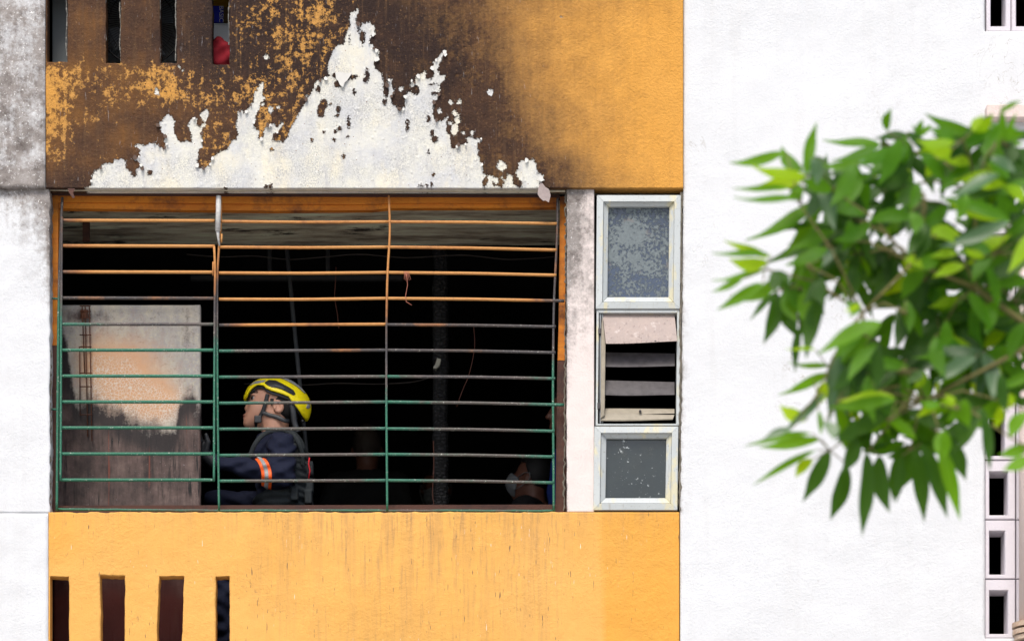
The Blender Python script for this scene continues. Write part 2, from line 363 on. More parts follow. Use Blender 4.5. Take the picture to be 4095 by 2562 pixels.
# traced edge of the burnt-off paint (photo pixels)
def r1(l): return [(x / 1.89, y / 1.89) for x, y in l]
def r2(l): return [(1000 + x / 1.7785, y / 1.7785) for x, y in l]
PEEL = r1([(640, 1425), (690, 1400), (690, 1355), (715, 1290), (760, 1270), (770, 1245), (800, 1235), (850, 1235), (865, 1205), (880, 1220), (920, 1200), (950, 1215), (955, 1270), (985, 1292), (1020, 1302), (1040, 1265), (1060, 1265), (1085, 1285), (1060, 1240), (1040, 1212), (1000, 1198), (1050, 1185), (1060, 1130), (1020, 1105), (1045, 1090), (1120, 1100), (1130, 1080), (1180, 1075), (1210, 1110), (1240, 1130), (1260, 1085), (1235, 1060), (1250, 1025), (1215, 985), (1215, 960), (1190, 940), (1240, 900), (1260, 855), (1300, 875), (1320, 915), (1315, 990), (1345, 1060), (1370, 1075), (1420, 1065), (1450, 1080), (1445, 1020), (1420, 950), (1430, 910), (1460, 890), (1490, 905), (1485, 945), (1510, 960), (1540, 925), (1510, 880), (1520, 845), (1560, 830), (1580, 850), (1570, 890), (1555, 910), (1555, 950), (1525, 985), (1525, 1050), (1530, 1110), (1505, 1140), (1500, 1200), (1485, 1240), (1500, 1270), (1560, 1270), (1590, 1240), (1600, 1200), (1620, 1185), (1640, 1160), (1720, 1125), (1760, 1060), (1790, 1050), (1800, 1000), (1785, 950), (1790, 880), (1800, 850), (1825, 830), (1850, 850), (1860, 845), (1890, 800), (1915, 770), (1920, 720), (1945, 680), (1960, 640)]) \
 + r2([(90, 590), (95, 625), (85, 665), (108, 700), (95, 722), (75, 735), (70, 770), (45, 800), (40, 850), (25, 870), (30, 905), (50, 925), (65, 935), (60, 985), (78, 990), (95, 975), (90, 940), (110, 910), (125, 890), (150, 900), (165, 880), (195, 905), (215, 890), (235, 850), (235, 880), (215, 920), (190, 945), (165, 950), (160, 1000), (190, 1005), (240, 1010), (270, 970), (285, 915), (305, 880), (340, 825), (375, 760), (395, 720), (400, 675), (410, 690), (430, 680), (455, 630), (455, 600), (475, 570), (500, 570), (540, 560), (565, 535), (550, 490), (560, 430), (585, 375), (620, 320), (665, 315), (675, 260), (705, 210), (715, 190), (705, 120), (720, 90), (755, 80), (765, 55), (778, 75), (770, 95), (755, 125), (750, 150), (770, 175), (765, 230), (785, 200), (795, 165), (850, 160), (880, 180), (890, 245), (860, 245), (845, 310), (875, 320), (880, 350), (910, 365), (915, 395), (905, 420), (885, 430), (885, 460), (895, 490), (935, 520), (945, 560), (945, 600), (950, 650), (955, 690), (975, 680), (985, 640), (975, 600), (980, 570), (1005, 565), (1010, 610), (1020, 640), (1040, 610), (1015, 680), (1000, 690), (1005, 735), (1030, 755), (1060, 775), (1090, 780), (1100, 760), (1105, 680), (1130, 645), (1145, 655), (1140, 600), (1150, 570), (1170, 590), (1185, 545), (1215, 535), (1240, 495), (1260, 510), (1250, 555), (1290, 570), (1310, 530), (1295, 475), (1310, 440), (1330, 425), (1350, 395), (1380, 365), (1388, 385), (1370, 400), (1350, 450), (1335, 490), (1350, 535), (1388, 535), (1380, 575), (1355, 600), (1345, 670), (1315, 720), (1300, 740), (1305, 800), (1310, 845), (1330, 855), (1360, 860), (1385, 840), (1405, 825), (1410, 850), (1395, 870), (1400, 900), (1390, 935), (1420, 960), (1425, 1000), (1435, 1050), (1455, 1055), (1480, 1030), (1530, 1030), (1545, 1010), (1530, 985), (1560, 975), (1580, 980), (1570, 930), (1590, 935), (1590, 985), (1620, 990), (1645, 985), (1650, 1005), (1620, 1020), (1625, 1080), (1620, 1110), (1640, 1150), (1655, 1190), (1660, 1240), (1700, 1245), (1730, 1255), (1760, 1265), (1770, 1290), (1750, 1310), (1725, 1292), (1735, 1325), (1800, 1310), (1820, 1270), (1835, 1230), (1865, 1260), (1875, 1310), (1900, 1330), (1925, 1330), (1935, 1290), (1900, 1260), (1890, 1220), (1910, 1200), (1905, 1160), (1940, 1140), (2010, 1135), (2035, 1165), (2045, 1230), (2080, 1240), (2095, 1280), (2070, 1290), (2055, 1340), (2055, 1420), (0, 1420)])
ISL = [(x, y, a, a) for x, y, a in ((1428, 730, 14), (1488, 725, 13), (1347, 790, 13), (1455, 805, 17), (1485, 828, 8), (1425, 875, 15), (1475, 855, 20), (1708, 655, 20), (118, 407, 14), (145, 787, 15), (1072, 630, 14), (202, 765, 8), (1520, 945, 12), (90, 740, 10), (1790, 1265, 9))] + [(1453, 920, 24, 42), (1790, 1185, 32, 28), (1780, 1160, 14, 20)]
ISL = [(1000 + x / 1.7785, y / 1.7785, a / 1.7785, b / 1.7785) for x, y, a, b in ISL] + [(628, 367, 8, 11), (718, 270, 4, 5), (733, 281, 4, 4), (1063, 229, 6, 8), (1082, 442, 7, 11), (2247, 70, 3, 3)]
HOL = [(1000 + x / 1.7785, y / 1.7785, a / 1.7785, b / 1.7785) for x, y, a, b in ((800, 265, 17, 40), (505, 790, 24, 44), (525, 740, 26, 28), (730, 550, 26, 16), (605, 540, 16, 18), (625, 600, 22, 24), (832, 540, 13, 30), (820, 570, 12, 18), (628, 780, 12, 26), (622, 820, 13, 10), (700, 870, 10, 30), (740, 650, 7, 15), (1118, 895, 9, 30), (1175, 640, 28, 30), (1310, 665, 18, 10), (1305, 598, 14, 6), (1268, 845, 11, 20), (1315, 990, 19, 25), (1297, 945, 7, 14), (1672, 1298, 14, 32), (525, 942, 8, 8), (605, 935, 7, 9), (600, 995, 9, 8), (693, 970, 7, 6), (665, 1115, 9, 12), (155, 1062, 11, 11), (148, 1322, 12, 14), (113, 1325, 8, 9), (1217, 1320, 14, 10), (1290, 1318, 6, 14), (1262, 1325, 5, 8), (484, 638, 14, 20), (575, 737, 9, 9), (635, 915, 9, 12), (960, 730, 12, 16), (965, 665, 14, 20), (1305, 1245, 6, 6), (1270, 1075, 5, 10), (1490, 850, 4, 4), (440, 995, 7, 8), (705, 280, 4, 12), (1785, 1320, 9, 8))] + [(536, 690, 9, 15), (597, 690, 10, 9), (900, 755, 6, 6)]
def peel_field(X, Y):
    px = X.ravel(); py = Y.ravel(); P = np.array(PEEL); Q = np.roll(P, -1, 0)
    d2 = np.full(px.shape, 1e9); ins = np.zeros(px.shape, bool)
    for (ax, ay), (bx, by) in zip(P, Q):
        ex, ey = bx - ax, by - ay; L = ex * ex + ey * ey + 1e-9
        t = np.clip(((px - ax) * ex + (py - ay) * ey) / L, 0, 1)
        d2 = np.minimum(d2, (px - ax - t * ex) ** 2 + (py - ay - t * ey) ** 2)
        if ay != by: ins ^= ((ay > py) != (by > py)) & (px < ex * (py - ay) / (by - ay) + ax)
    d = np.sqrt(d2); d = np.where(ins, d, -d)
    for x, y, a, b in ISL:
        k = np.sqrt(((px - x) / a) ** 2 + ((py - y) / b) ** 2); d = np.maximum(d, (1 - k) * min(a, b) + 1.5)
    for x, y, a, b in HOL:
        k = np.sqrt(((px - x) / a) ** 2 + ((py - y) / b) ** 2); d = np.minimum(d, (k - 1) * min(a, b) - 1.5)
    return np.clip(d, -40, 40).reshape(X.shape)
def gridmap(rows, x0, dx, y0, dy):
    G = np.array([[int(c) for c in r] for r in rows], float) / 9
    def fn(X, Y):
        u = np.clip((X - x0) / dx, 0, G.shape[1] - 1.001); v = np.clip((Y - y0) / dy, 0, G.shape[0] - 1.001)
        i = u.astype(int); j = v.astype(int); fu = u - i; fv = v - j
        return (G[j, i] * (1 - fu) + G[j, i + 1] * fu) * (1 - fv) + (G[j + 1, i] * (1 - fu) + G[j + 1, i + 1] * fu) * fv
    return fn
#           180 340 500 660 820 980 ...                                 2740
cover_f = gridmap(['98999655878754321', '98998555998843211', '98999655798853210', '35647656789853210', '26536556899963210', '36896556999974310', '48985556789984210', '67776555788897310', '99988888888898421'], 180, 160, 0, 95)
tone_f = gridmap(['65679999997642222', '64679999999642222', '64679999999743222', '34458999999743222', '34447888998754222', '34565778998764222', '45455777888775322', '55567777788876532', '88888888888888862'], 180, 160, 0, 95)
def soft_f(X, Y): return np.clip((X - 1500) / 330, 0, 1)
USLOT = [(189, 270, -80, 249), (423, 483, -80, 254), (640, 706, -80, 254), (849, 917, -80, 259)]
def up_disp(X, Y):
    p = peel_field(X, Y)
    return np.clip(p, -2, 2) / 4 * .003 + (vnoise(X, Y, 160, 3) - .5) * .008
def up_warp(X, Y):                     # ragged slot edges
    return X + (vnoise(X, Y, 40, 8) - .5) * 7 * (Y < 262) * ((X > 192) & (X < 940)), Y + (vnoise(X, Y, 30, 9) - .5) * 7 * ((Y > 225) & (Y < 280) & (X > 184) & (X < 940))
sheet('scorched_spandrel', 183, 2732, -80, 752, 4, -.02, .075, USLOT, [('peel', peel_field), ('cover', cover_f), ('tone', tone_f), ('soft', soft_f)], up_disp, up_warp, 'scorched', bld)
sheet('upper_parapet_wall', 183, 2732, -2200, -80.5, 20, -.02, .075, (), [('peel', lambda X, Y: -40 + 0 * X), ('cover', lambda X, Y: cover_f(X, Y) * np.clip((Y + 1100) / 1000, .05, 1)), ('tone', tone_f), ('soft', lambda X, Y: np.maximum(soft_f(X, Y), np.clip(-(Y + 80) / 300, 0, 1)))], lambda X, Y: (vnoise(X, Y, 160, 3) - .5) * .008, None, 'scorched', bld)
LSLOT = [(200, 276, 2302, 2640), (400, 500, 2299, 2640), (637, 737, 2300, 2640), (863, 919, 2304, 2640)]
def lo_warp(X, Y):
    t = np.clip((Y - 2300) / 260, 0, 1.5)
    return X - 13 * t * np.exp(-((X - 684) / 90) ** 2) + 4 * t * np.exp(-((X - 410) / 40) ** 2) + (vnoise(X, Y, 50, 5) - .5) * 6 * ((Y > 2305) & (X > 205) & (X < 960)), \
        Y + (vnoise(X, Y, 34, 6) - .5) * 10 * ((Y > 2270) & (Y < 2330) & (X > 205) & (X < 960)) + (vnoise(X, Y, 28, 7) - .5) * 9 * (Y < 2070) * (X < 2260)
def lo_disp(X, Y): return (vnoise(X, Y, 200, 2) - .5) * .010 + (vnoise(X, Y, 26, 12) - .5) * .002
def grime_f(X, Y):
    mid = np.clip((X - 900) / 500, 0, 1) * np.clip((2330 - X) / 150, 0, 1)
    return np.clip(np.exp(-(Y - 2050) / 190) * (.25 + .75 * mid) + .35 * mid + .5 * np.exp(-(Y - 2050) / 18), 0, 1)
def fresh_f(X, Y): return np.clip((X + 30 * (vnoise(X, Y, 300, 4) - .5) - 2395) / 30, 0, 1) * .8 + .5 * np.clip((420 - X) / 200, 0, 1) * np.clip((2290 - Y) / 120, 0, 1)
sheet('lower_parapet', 194, 2717, 2047, 3300, 6, -.01, .08, LSLOT, [('grime', grime_f), ('fresh', fresh_f)], lo_disp, lo_warp, 'ochre', bld)
MB().pbox(194, 2717, 3301, 6470, -.009, .12).build('lower_wall', 'ochre', bld)

# white pilaster at the left
def soot_upper(X, Y): return np.clip(.25 + .55 * vnoise(X, Y, 160, 21) + .28 * np.clip((Y - 150) / 300, 0, 1) - .25 * np.exp(-((Y - 640) / 60) ** 2) + .5 * np.exp(-((752 - Y) / 10)), 0, 1)
def soot_lower(X, Y): return np.clip(0.62 * np.exp(-(Y - 752) / 110) + .9 * np.exp(-(200 - X) / 22) * np.clip((1350 - Y) / 400, 0, 1) + .3 * np.exp(-(Y - 752) / 300) * np.clip(X / 200, 0, 1), 0, 1)
wd = lambda X, Y: (vnoise(X, Y, 120, 31) - .5) * .012
sheet('pilaster_upper', -1200, 181, -2200, 750, 14, -.028, .14, (), [('soot', soot_upper)], wd, None, 'white', bld)
sheet('pilaster_middle', -1200, 199, 752, 2049, 8, -.004, .14, (), [('soot', soot_lower)], lambda X, Y: (vnoise(X, Y, 120, 32) - .5) * .01, lambda X, Y: (X + (vnoise(X, Y, 34, 33) - .5) * 9 * (X > 190), Y), 'white', bld)
sheet('pilaster_lower', -1200, 193, 2051, 6470, 16, -.012, .14, (), [('soot', lambda X, Y: .045 + 0 * X)], wd, None, 'white', bld)
# pier between grille and side windows
def soot_pier(X, Y): return np.clip(.85 * np.clip((1600 - Y) / 700, 0, 1) * (1.0 - .55 * np.clip((X - 2268) / 110, 0, 1)) + .25 * np.exp(-(X - 2266) / 10), 0, 1)
sheet('window_pier', 2267, 2376, 754, 2046, 5, .0, .14, (), [('soot', soot_pier)], lambda X, Y: (vnoise(X, Y, 90, 41) - .5) * .006, lambda X, Y: (X + (vnoise(X, Y, 30, 42) - .5) * 7 * (X < 2280), Y), 'pier', bld)
# white wall at the right, with the recess of the vent blocks
def soot_right(X, Y): return np.clip(.62 * np.exp(-(X - 2722) / 18) * np.clip((Y - 760) / 300, .3, 1) * (Y < 2050) * (Y > 752), 0, 1)
sheet('white_wall', 2733, 4600, -2200, 6470, 14, -.008, .15, [(3938, 4600, -112, 126), (3938, 4600, 830, 2551)], [('soot', soot_right)], lambda X, Y: (vnoise(X, Y, 220, 51) - .5) * .014, lambda X, Y: (X - 13 * np.clip((Y - 760) / 1300, 0, 1) * (X < 2760), Y), 'white', bld)
MB().pbox(4601, 8200, -2200, 6470, -.008, .14).build('white_wall', 'white', bld)
MB().pbox(3946, 4420, 416, 470, -.07, .0).build('ledge', 'pipe_paint', bld, bevel=.006)
# vent blocks
def vent_block(sx0, sx1, sy0, sy1, hx0, hx1, hy0, hy1):
    m = MB(); a = F(sx0, sy1); c = F(sx1, sy0); h0 = F(hx0, hy1); h1 = F(hx1, hy0); y0, y1 = .006, .13
    o = [(a[0], a[2]), (c[0], a[2]), (c[0], c[2]), (a[0], c[2])]; i = [(h0[0], h0[2]), (h1[0], h0[2]), (h1[0], h1[2]), (h0[0], h1[2])]
    t = .012; j = [(i[0][0] - t * .3, i[0][1] - t * .3), (i[1][0] + t * .3, i[1][1] - t * .3), (i[2][0] + t * .3, i[2][1] + t * .3), (i[3][0] - t * .3, i[3][1] + t * .3)]
    ob = [(p[0] + (.004 if k in (0, 3) else -.004), p[1] + (.004 if k < 2 else -.004)) for k, p in enumerate(o)]
    rings = [[(x, y1, z) for x, z in o], [(x, y0 + .008, z) for x, z in o], [(x, y0, z) for x, z in ob], [(x, y0, z) for x, z in j], [(x, y0 + .008, z) for x, z in i], [(x, y1, z) for x, z in i]]
    f = [(4 * r + k, 4 * r + (k + 1) % 4, 4 * r + 4 + (k + 1) % 4, 4 * r + 4 + k) for r in range(5) for k in range(4)]
    return m.add([p for r in rings for p in r], f).build('ventilation_block', 'block', bld)
tops = [2550 - 237.5 * k for k in range(8)]
for k in range(7):
    b0, t0 = tops[k], tops[k + 1]
    ins = 0 if k % 2 == 0 else -6
    vent_block(3939, 4062, t0 + 1.5, b0 - 1.5, 3958, 4031 + 2 * ins, t0 + 46, b0 - 19)
    vent_block(4066, 4190, t0 + 1.5, b0 - 1.5, 4088, 4160, t0 + 46, b0 - 19)
    vent_block(4193, 4600, t0 + 1.5, b0 - 1.5, 4215, 4290, t0 + 46, b0 - 19)
for x in (3944, 4046, 4148): vent_block(x, x + 100, -110, 125, x + 19, x + 78, -90, 102)
vent_block(4250, 4600, -110, 125, 4269, 4328, -90, 102)

# rooms behind the facade
zf = F(1000, 2790, .7)[2]; UP = 2.8
zw = F(0, 752)[2]
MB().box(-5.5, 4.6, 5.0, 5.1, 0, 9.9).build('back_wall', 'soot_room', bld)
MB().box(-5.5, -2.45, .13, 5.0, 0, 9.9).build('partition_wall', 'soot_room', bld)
MB().box(.33, .41, .13, 5.0, zf, zf + UP - .2).build('partition_wall', 'soot_room', bld)
MB().box(1.1, 1.35, .15, 5.0, 0, 9.9).build('partition_wall', 'soot_room', bld)
MB().box(4.5, 4.6, .15, 5.0, 0, 9.9).build('partition_wall', 'soot_room', bld)
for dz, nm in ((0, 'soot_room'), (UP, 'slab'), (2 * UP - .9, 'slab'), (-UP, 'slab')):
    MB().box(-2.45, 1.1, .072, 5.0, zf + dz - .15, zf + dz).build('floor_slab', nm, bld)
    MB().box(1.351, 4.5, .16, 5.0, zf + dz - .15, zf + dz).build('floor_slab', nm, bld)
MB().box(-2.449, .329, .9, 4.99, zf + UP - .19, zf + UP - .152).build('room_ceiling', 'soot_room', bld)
MB().box(-2.449, 1.09, .057, .86, zw + .006, zf + UP - .153).build('ceiling_beam', 'soffit', bld, bevel=.01)
MB().box(-2.449, 1.09, 2.2, 2.3, zf + UP + .01, zf + UP + 2).build('partition_wall', 'plain_room', bld)

M['edge'] = flat('weathered_slot_edge', (.20, .195, .18), .9, .95, 130, .004)
for (x, ya, yb, yd) in ((186, -80, 245, -.01), (266, -80, 225, -.012), (421, -80, 250, -.012), (481, 10, 250, -.006), (639, -80, 250, -.012), (704, -80, 245, -.006), (916, -80, 180, -.014)):
    pts = [F(x + 2.2 * math.sin(t * 11 + x) + random.uniform(-1.2, 1.2), ya + (yb - ya) * t, yd) for t in np.linspace(0, 1, 40)]
    MB().tube(pts, [(.0010 + .0030 * random.random()) for _ in pts], 6).build('slot_edge', 'edge', bld)
# loose paint flakes curling off the wall
def flake(poly, y0, curl, mat):
    m = MB(); n = len(poly); cy = min(p[1] for p in poly); hh = max(p[1] for p in poly) - cy
    c = (sum(p[0] for p in poly) / n, sum(p[1] for p in poly) / n)
    pts = [c] + list(poly)
    v = [F(x, yy, y0 - curl * ((yy - cy) / hh) ** 1.5) for x, yy in pts]; v2 = [(a, b_ + .0015, cc) for a, b_, cc in v]
    f = [(0, i + 1, (i + 1) % n + 1) for i in range(n)]; k = n + 1
    f += [(k, (i + 1) % n + 1 + k, i + 1 + k) for i in range(n)] + [(i + 1, i + 1 + k, (i + 1) % n + 1 + k, (i + 1) % n + 1) for i in range(n)]
    return m.add(v + v2, f).build('paint_flake', mat, bld)
M['flake'] = flat('scorched_paint_flake', (.27, .22, .21), .7, .3, 40, .003)
M['flake_w'] = flat('white_paint_flake', (.54, .53, .50), .7, .12, 40)
flake(r2([(2070, 1290), (2100, 1330), (2125, 1345), (2138, 1390), (2125, 1440), (2100, 1425), (2085, 1428), (2060, 1405), (2045, 1380), (2052, 1330)]), -.026, .035, 'flake')
flake(r2([(606, 518), (640, 512), (690, 522), (728, 516), (705, 552), (690, 572), (672, 588), (662, 622), (640, 606), (628, 578), (612, 560)]), -.027, .010, 'flake_w')
flake(r2([(2060, 1250), (2095, 1280), (2070, 1292), (2050, 1275)]), -.026, .01, 'flake_w')
M['flake_b'] = flat('curled_burnt_paint', (.075, .045, .032), .7, .5, 60, .003)
for q in range(70):
    k = random.randrange(1, len(PEEL) - 3); (ax, ay), (bx, by) = PEEL[k], PEEL[k + 1]; t = random.random(); x, y = ax + (bx - ax) * t, ay + (by - ay) * t
    if y > 735 or y < 12: continue
    r_ = random.uniform(4, 10); a0 = random.uniform(0, 6.28)
    flake([(x + r_ * random.uniform(.55, 1.2) * math.cos(a0 + 1.05 * i), y + 1.2 * r_ * random.uniform(.55, 1.2) * math.sin(a0 + 1.05 * i)) for i in range(6)], -.0255, random.uniform(.004, .013), random.choice(('flake_b', 'flake_b', 'flake_w', 'flake_w')))
flake([(270, 752), (300, 754), (292, 772), (300, 790), (290, 792), (276, 770)], -.02, .006, 'rust_dark')

# ------------------------------------------------------------------ rusted window frame
fr = thing('window_frame', 'orange rusted steel frame lining the big burnt window opening', 'window frame')
Y0 = .095
def bar_rect(pts, y0, y1, name, mat):      # a rail with a stepped section, slightly bent along its length
    m = MB()
    for (a, b) in zip(pts[:-1], pts[1:]):
        m.pprism([(a[0], a[1]), (a[0], a[2]), (b[0], b[2]), (b[0], b[1])], y0, y1)
    return m.build(name, mat, fr)
bar_rect([(232, 783, 808), (600, 784, 811), (1100, 786, 816), (1490, 785, 817), (1560, 782, 812), (2000, 786, 812), (2228, 789, 811)], Y0, Y0 + .05, 'head_rail', 'rust')
bar_rect([(232, 807, 833), (600, 810, 838), (1100, 815, 843), (1490, 816, 840), (1560, 811, 832), (2000, 811, 831), (2228, 810, 829)], Y0 + .012, Y0 + .05, 'head_rail', 'rust')
bar_rect([(205, 768, 780), (800, 772, 783), (1480, 776, 786), (2240, 779, 788)], Y0 - .01, Y0 + .04, 'head_rail', 'rust_dark')
m = MB(); m.pprism([(207, 780), (207, 1380), (230, 1380), (233, 780)], Y0 - .005, Y0 + .05); m.build('jamb', 'rust', fr)
m = MB(); m.pprism([(204, 1382), (203, 2049), (227, 2049), (230, 1382)], Y0 - .004, Y0 + .05); m.build('jamb', 'rust_dark', fr)
m = MB(); m.pprism([(2240, 786), (2234, 1300), (2230, 1440), (2258, 1440), (2262, 1000), (2263, 786)], Y0 - .005, Y0 + .05); m.build('jamb', 'rust', fr)
m = MB(); m.pprism([(2229, 1442), (2221, 2049), (2256, 2049), (2258, 1442)], Y0 - .004, Y0 + .05); m.build('jamb', 'rust_dark', fr)
m = MB(); m.pprism([(222, 2020), (222, 2052), (2230, 2052), (2230, 2016), (1300, 2018)], Y0 + .01, Y0 + .06); m.build('sill_rail', 'rust_dark', fr)
MB().pbox(2250, 2300, 770, 2060, Y0 + .02, Y0 + .055).build('jamb', 'rust_dark', fr)
MB().pbox(170, 212, 770, 2060, Y0 + .02, Y0 + .055).build('jamb', 'rust_dark', fr)
# ragged sealant left along the opening
M['sealant'] = flat('cracked_dirty_sealant', (.13, .115, .09), .9, .95, 45, .004)
for (xa, ya, xb, yb) in ((2262, 760, 2264, 1300), (2261, 1300, 2256, 2040), (203, 1400, 200, 2035)):
    pts = [F(xa + (xb - xa) * t + 4 * random.uniform(-1, 1), ya + (yb - ya) * t, .02) for t in np.linspace(0, 1, 60)]
    MB().tube(pts, [.0022 + .0035 * random.random() for _ in pts], 6).build('sealant', 'sealant', fr)
M['cable'] = flat('grey_weathered_wood', (.38, .35, .27), .9, .4, 30, .003)
pts = [F(200 + 2060 * t, 757 + 6 * t + 1.5 * math.sin(9 * t), .012) for t in np.linspace(0, 1, 60)]
MB().tube(pts, [.006 + .003 * random.random() for _ in pts], 6).build('cover_strip', 'cable', fr)

# ------------------------------------------------------------------ window grille
gr = thing('window_grille', 'green steel bar grille rusted orange at the top across the burnt window', 'window grille')
YG = .045
def pathbar(pts, states, r, name, y=YG, n=34, wob=0.0):
    d = [0]
    for a, b in zip(pts[:-1], pts[1:]): d.append(d[-1] + math.hypot(b[0] - a[0], b[1] - a[1]))
    T = np.linspace(0, d[-1], n); xs = np.interp(T, d, [p[0] for p in pts]); ys = np.interp(T, d, [p[1] for p in pts])
    if len(pts) > 2:
        for _ in range(3):
            xs[1:-1] = (xs[:-2] + 2 * xs[1:-1] + xs[2:]) / 4; ys[1:-1] = (ys[:-2] + 2 * ys[1:-1] + ys[2:]) / 4
    st = np.interp(T / d[-1], np.linspace(0, 1, len(states)), states)
    P = [PF(a + wob * random.uniform(-1, 1), b + wob * random.uniform(-1, 1), y) for a, b in zip(xs, ys)]
    o = MB().tube(P, r, 8, list(st)).build(name, 'bar', gr, True, 'state'); return o
LY = [520, 580, 641.5, 703, 765, 826, 887, 948, 1009, 1070.5, 1132]
MY = [(522.5, 523.5), (583, 583), (644, 643), (706, 704), (767, 765), (828, 826), (889.5, 888), (951, 948), (1012, 1010.5), (1074, 1071.5), (1134.5, 1133)]
RY = [(523.5, 528), (583, 590), (643, 649.5), (704, 710), (766, 771), (826, 832), (888, 893), (948, 955), (1011, 1017), (1071.5, 1077.5), (1133, 1138.5)]
g_ = [.05, .05, .05, .05, .05]
SL = [[1.3, 2, 2, 2, 2, 1.9], [1.5, 2, 2, 2, 1.9], [1.3, 2, 2, 2, 1.9], [1.1, 1.45, 1.0, 1.35, 1.2, 1.3], [.3, .5, .9, .9, .5], g_, g_, g_, g_, g_, g_]
SM = [[1.7, 1.9, 1.7, 1.9], [1.8, 1.75, 2, 2], [1.9, 2, 2, 2], [1.9, 2, 2, 2], [1.1, 1.9, 1.9, 1.5, 1.9, 1.9], [.2, .9, 1.0, 1.5, 1.0], [.1, .6, 1.0, .6, .7, .5], [.1, .3, .6, .6, .6, .5, .3], [.1, .45, .6, .6, .65, .3], [.1, .5, .62, .6, .65, .3], [.1, .6, .62, .6, .6, .3]]
SR = [[1.8, 1.8, 2, 2, 2], [1.8, 1.8, 2, 2], [2, 2, 2, 2], [2, 2, 2, 1.9, 1.0], [1.1, 1.5, 1.2, 1.1, 1.0], [1.0, 1.15, 1.3, 1.0, .9], [.2, .9, .9, .8, .3], [.1, .5, .65, .6, .2], [.1, .55, .65, .6, .1], [.1, .55, .6, .6, .15], [.1, .4, .6, .6, .6, .2]]
rx = lambda py: 1315 - (py - 470) * 8 / 740
for k in range(11):
    pathbar([(144, LY[k]), (507, LY[k] + (1 if k < 4 else 0))], SL[k], .0078, 'grille_bar', YG - .004)
    mid = (MY[k][0] + MY[k][1]) / 2 + (1.5 if k < 4 else 0)
    pathbar([(517, MY[k][0]), (715, mid), (913, MY[k][1])], SM[k], .0074, 'grille_bar')
    bow = (RY[k][0] + RY[k][1]) / 2 - 1.2
    end = 1332 if k in (3, 7) else rx(RY[k][1])
    pathbar([(913, RY[k][0]), (1115, bow), (end, RY[k][1])], SR[k], .0074, 'grille_bar')
VS = [1.7, 1.6, 1.6, 1.1, .9, .1, .05, .05, .05, .05, .05, .05]
pathbar([(147, 466), (143, 560), (140, 640), (138, 760), (136, 960), (134, 1204)], [1.1, 1.2, 1.0, .3, .05, .05, .05, .05, .05, .05], .0066, 'grille_stile', YG)
pathbar([(146, 512), (145, 640), (144, 800), (143, 1134)], [1.3, 1.2, .5, .05, .05, .05, .05], .0058, 'gate_stile', YG - .012)
pathbar([(505.5, 582), (508, 640), (507, 700), (506, 900), (505, 1134)], [1.9, 1.7, .9, .3, .05, .05, .05, .05], .0055, 'gate_stile', YG - .012)
pathbar([(522, 468), (521, 545), (517, 580), (512.5, 640), (512.5, 800), (513.5, 960), (517, 1204)], [1.7, 1.9, 1.6, 1.0, .4, .05, .05, .05, .05, .05], .0055, 'grille_stile', YG + .002)
pathbar([(918, 462), (919, 505), (922, 540), (918, 590), (914.5, 640), (912, 760), (912, 960), (914, 1204)], [1.7, 1.8, 1.8, 1.75, 1.4, 1.0, .6, .05, .05, .05, .05], .0055, 'grille_stile', YG - .004)
pathbar([(1316, 468), (1315, 560), (1312, 620), (1307, 720), (1305, 900), (1307, 1205)], [1.1, 1.3, 1.4, 1.0, 1.0, .1, .05, .05, .05, .05], .0058, 'grille_stile', YG + .002)
pathbar([(134, 1201), (510, 1204), (913, 1204), (1310, 1205)], [.05, .2, .4, .5, .1, .5, .2, .6, .3, .5, .1], .0058, 'bottom_bar', YG + .006, 60, .5)
for (px, py) in ((128, 704), (127, 965)): pathbar([(118, py), (140, py + 1)], [.4, .2], .005, 'anchor_lug', YG + .012, 6)
M['handle'] = flat('chalky_grey_painted_metal', (.50, .49, .47), .7, .4, 60, .003)
m = MB(); m.tube([PF(516, 463, YG - .02), PF(515.5, 500, YG - .021), PF(514, 545, YG - .02)], [.0125, .0125, .013], 10).tube([PF(514, 545, YG - .019), PF(515, 560, YG - .012), PF(518, 580, YG - .008)], [.009, .006, .004], 8)
m.build('gate_handle', 'handle', gr, True)
m = MB().tube([PF(523.5, 552, YG - .012), PF(523, 572, YG - .012)], .004, 6, [2, 2]).tube([PF(503, 618, YG - .016), PF(502.5, 650, YG - .016)], .0038, 6, [1.8, 1.8]); m.build('hinge_pin', 'bar', gr, True, 'state')
M['copper'] = flat('burnt_copper_wire', (.36, .13, .085), .6, .3, 50)
wire = MB()
wire.tube([PF(956, 640, .03), PF(960, 652, .028), PF(962, 672, .03), PF(957, 700, .032), PF(959, 712, .03), PF(972, 720, .03)], .0016, 6)
for q in range(5): wire.tube([PF(953 + 3 * q, 640, .036), PF(955 + 2.4 * q, 646, .028), PF(954 + 4 * q, 660 + 2 * (q % 2), .03)], .0014, 6)
tag(wire.build('loose_wire', 'copper', None, True), 'copper coloured wire twisted round a rusty grille bar and dangling', 'wire')

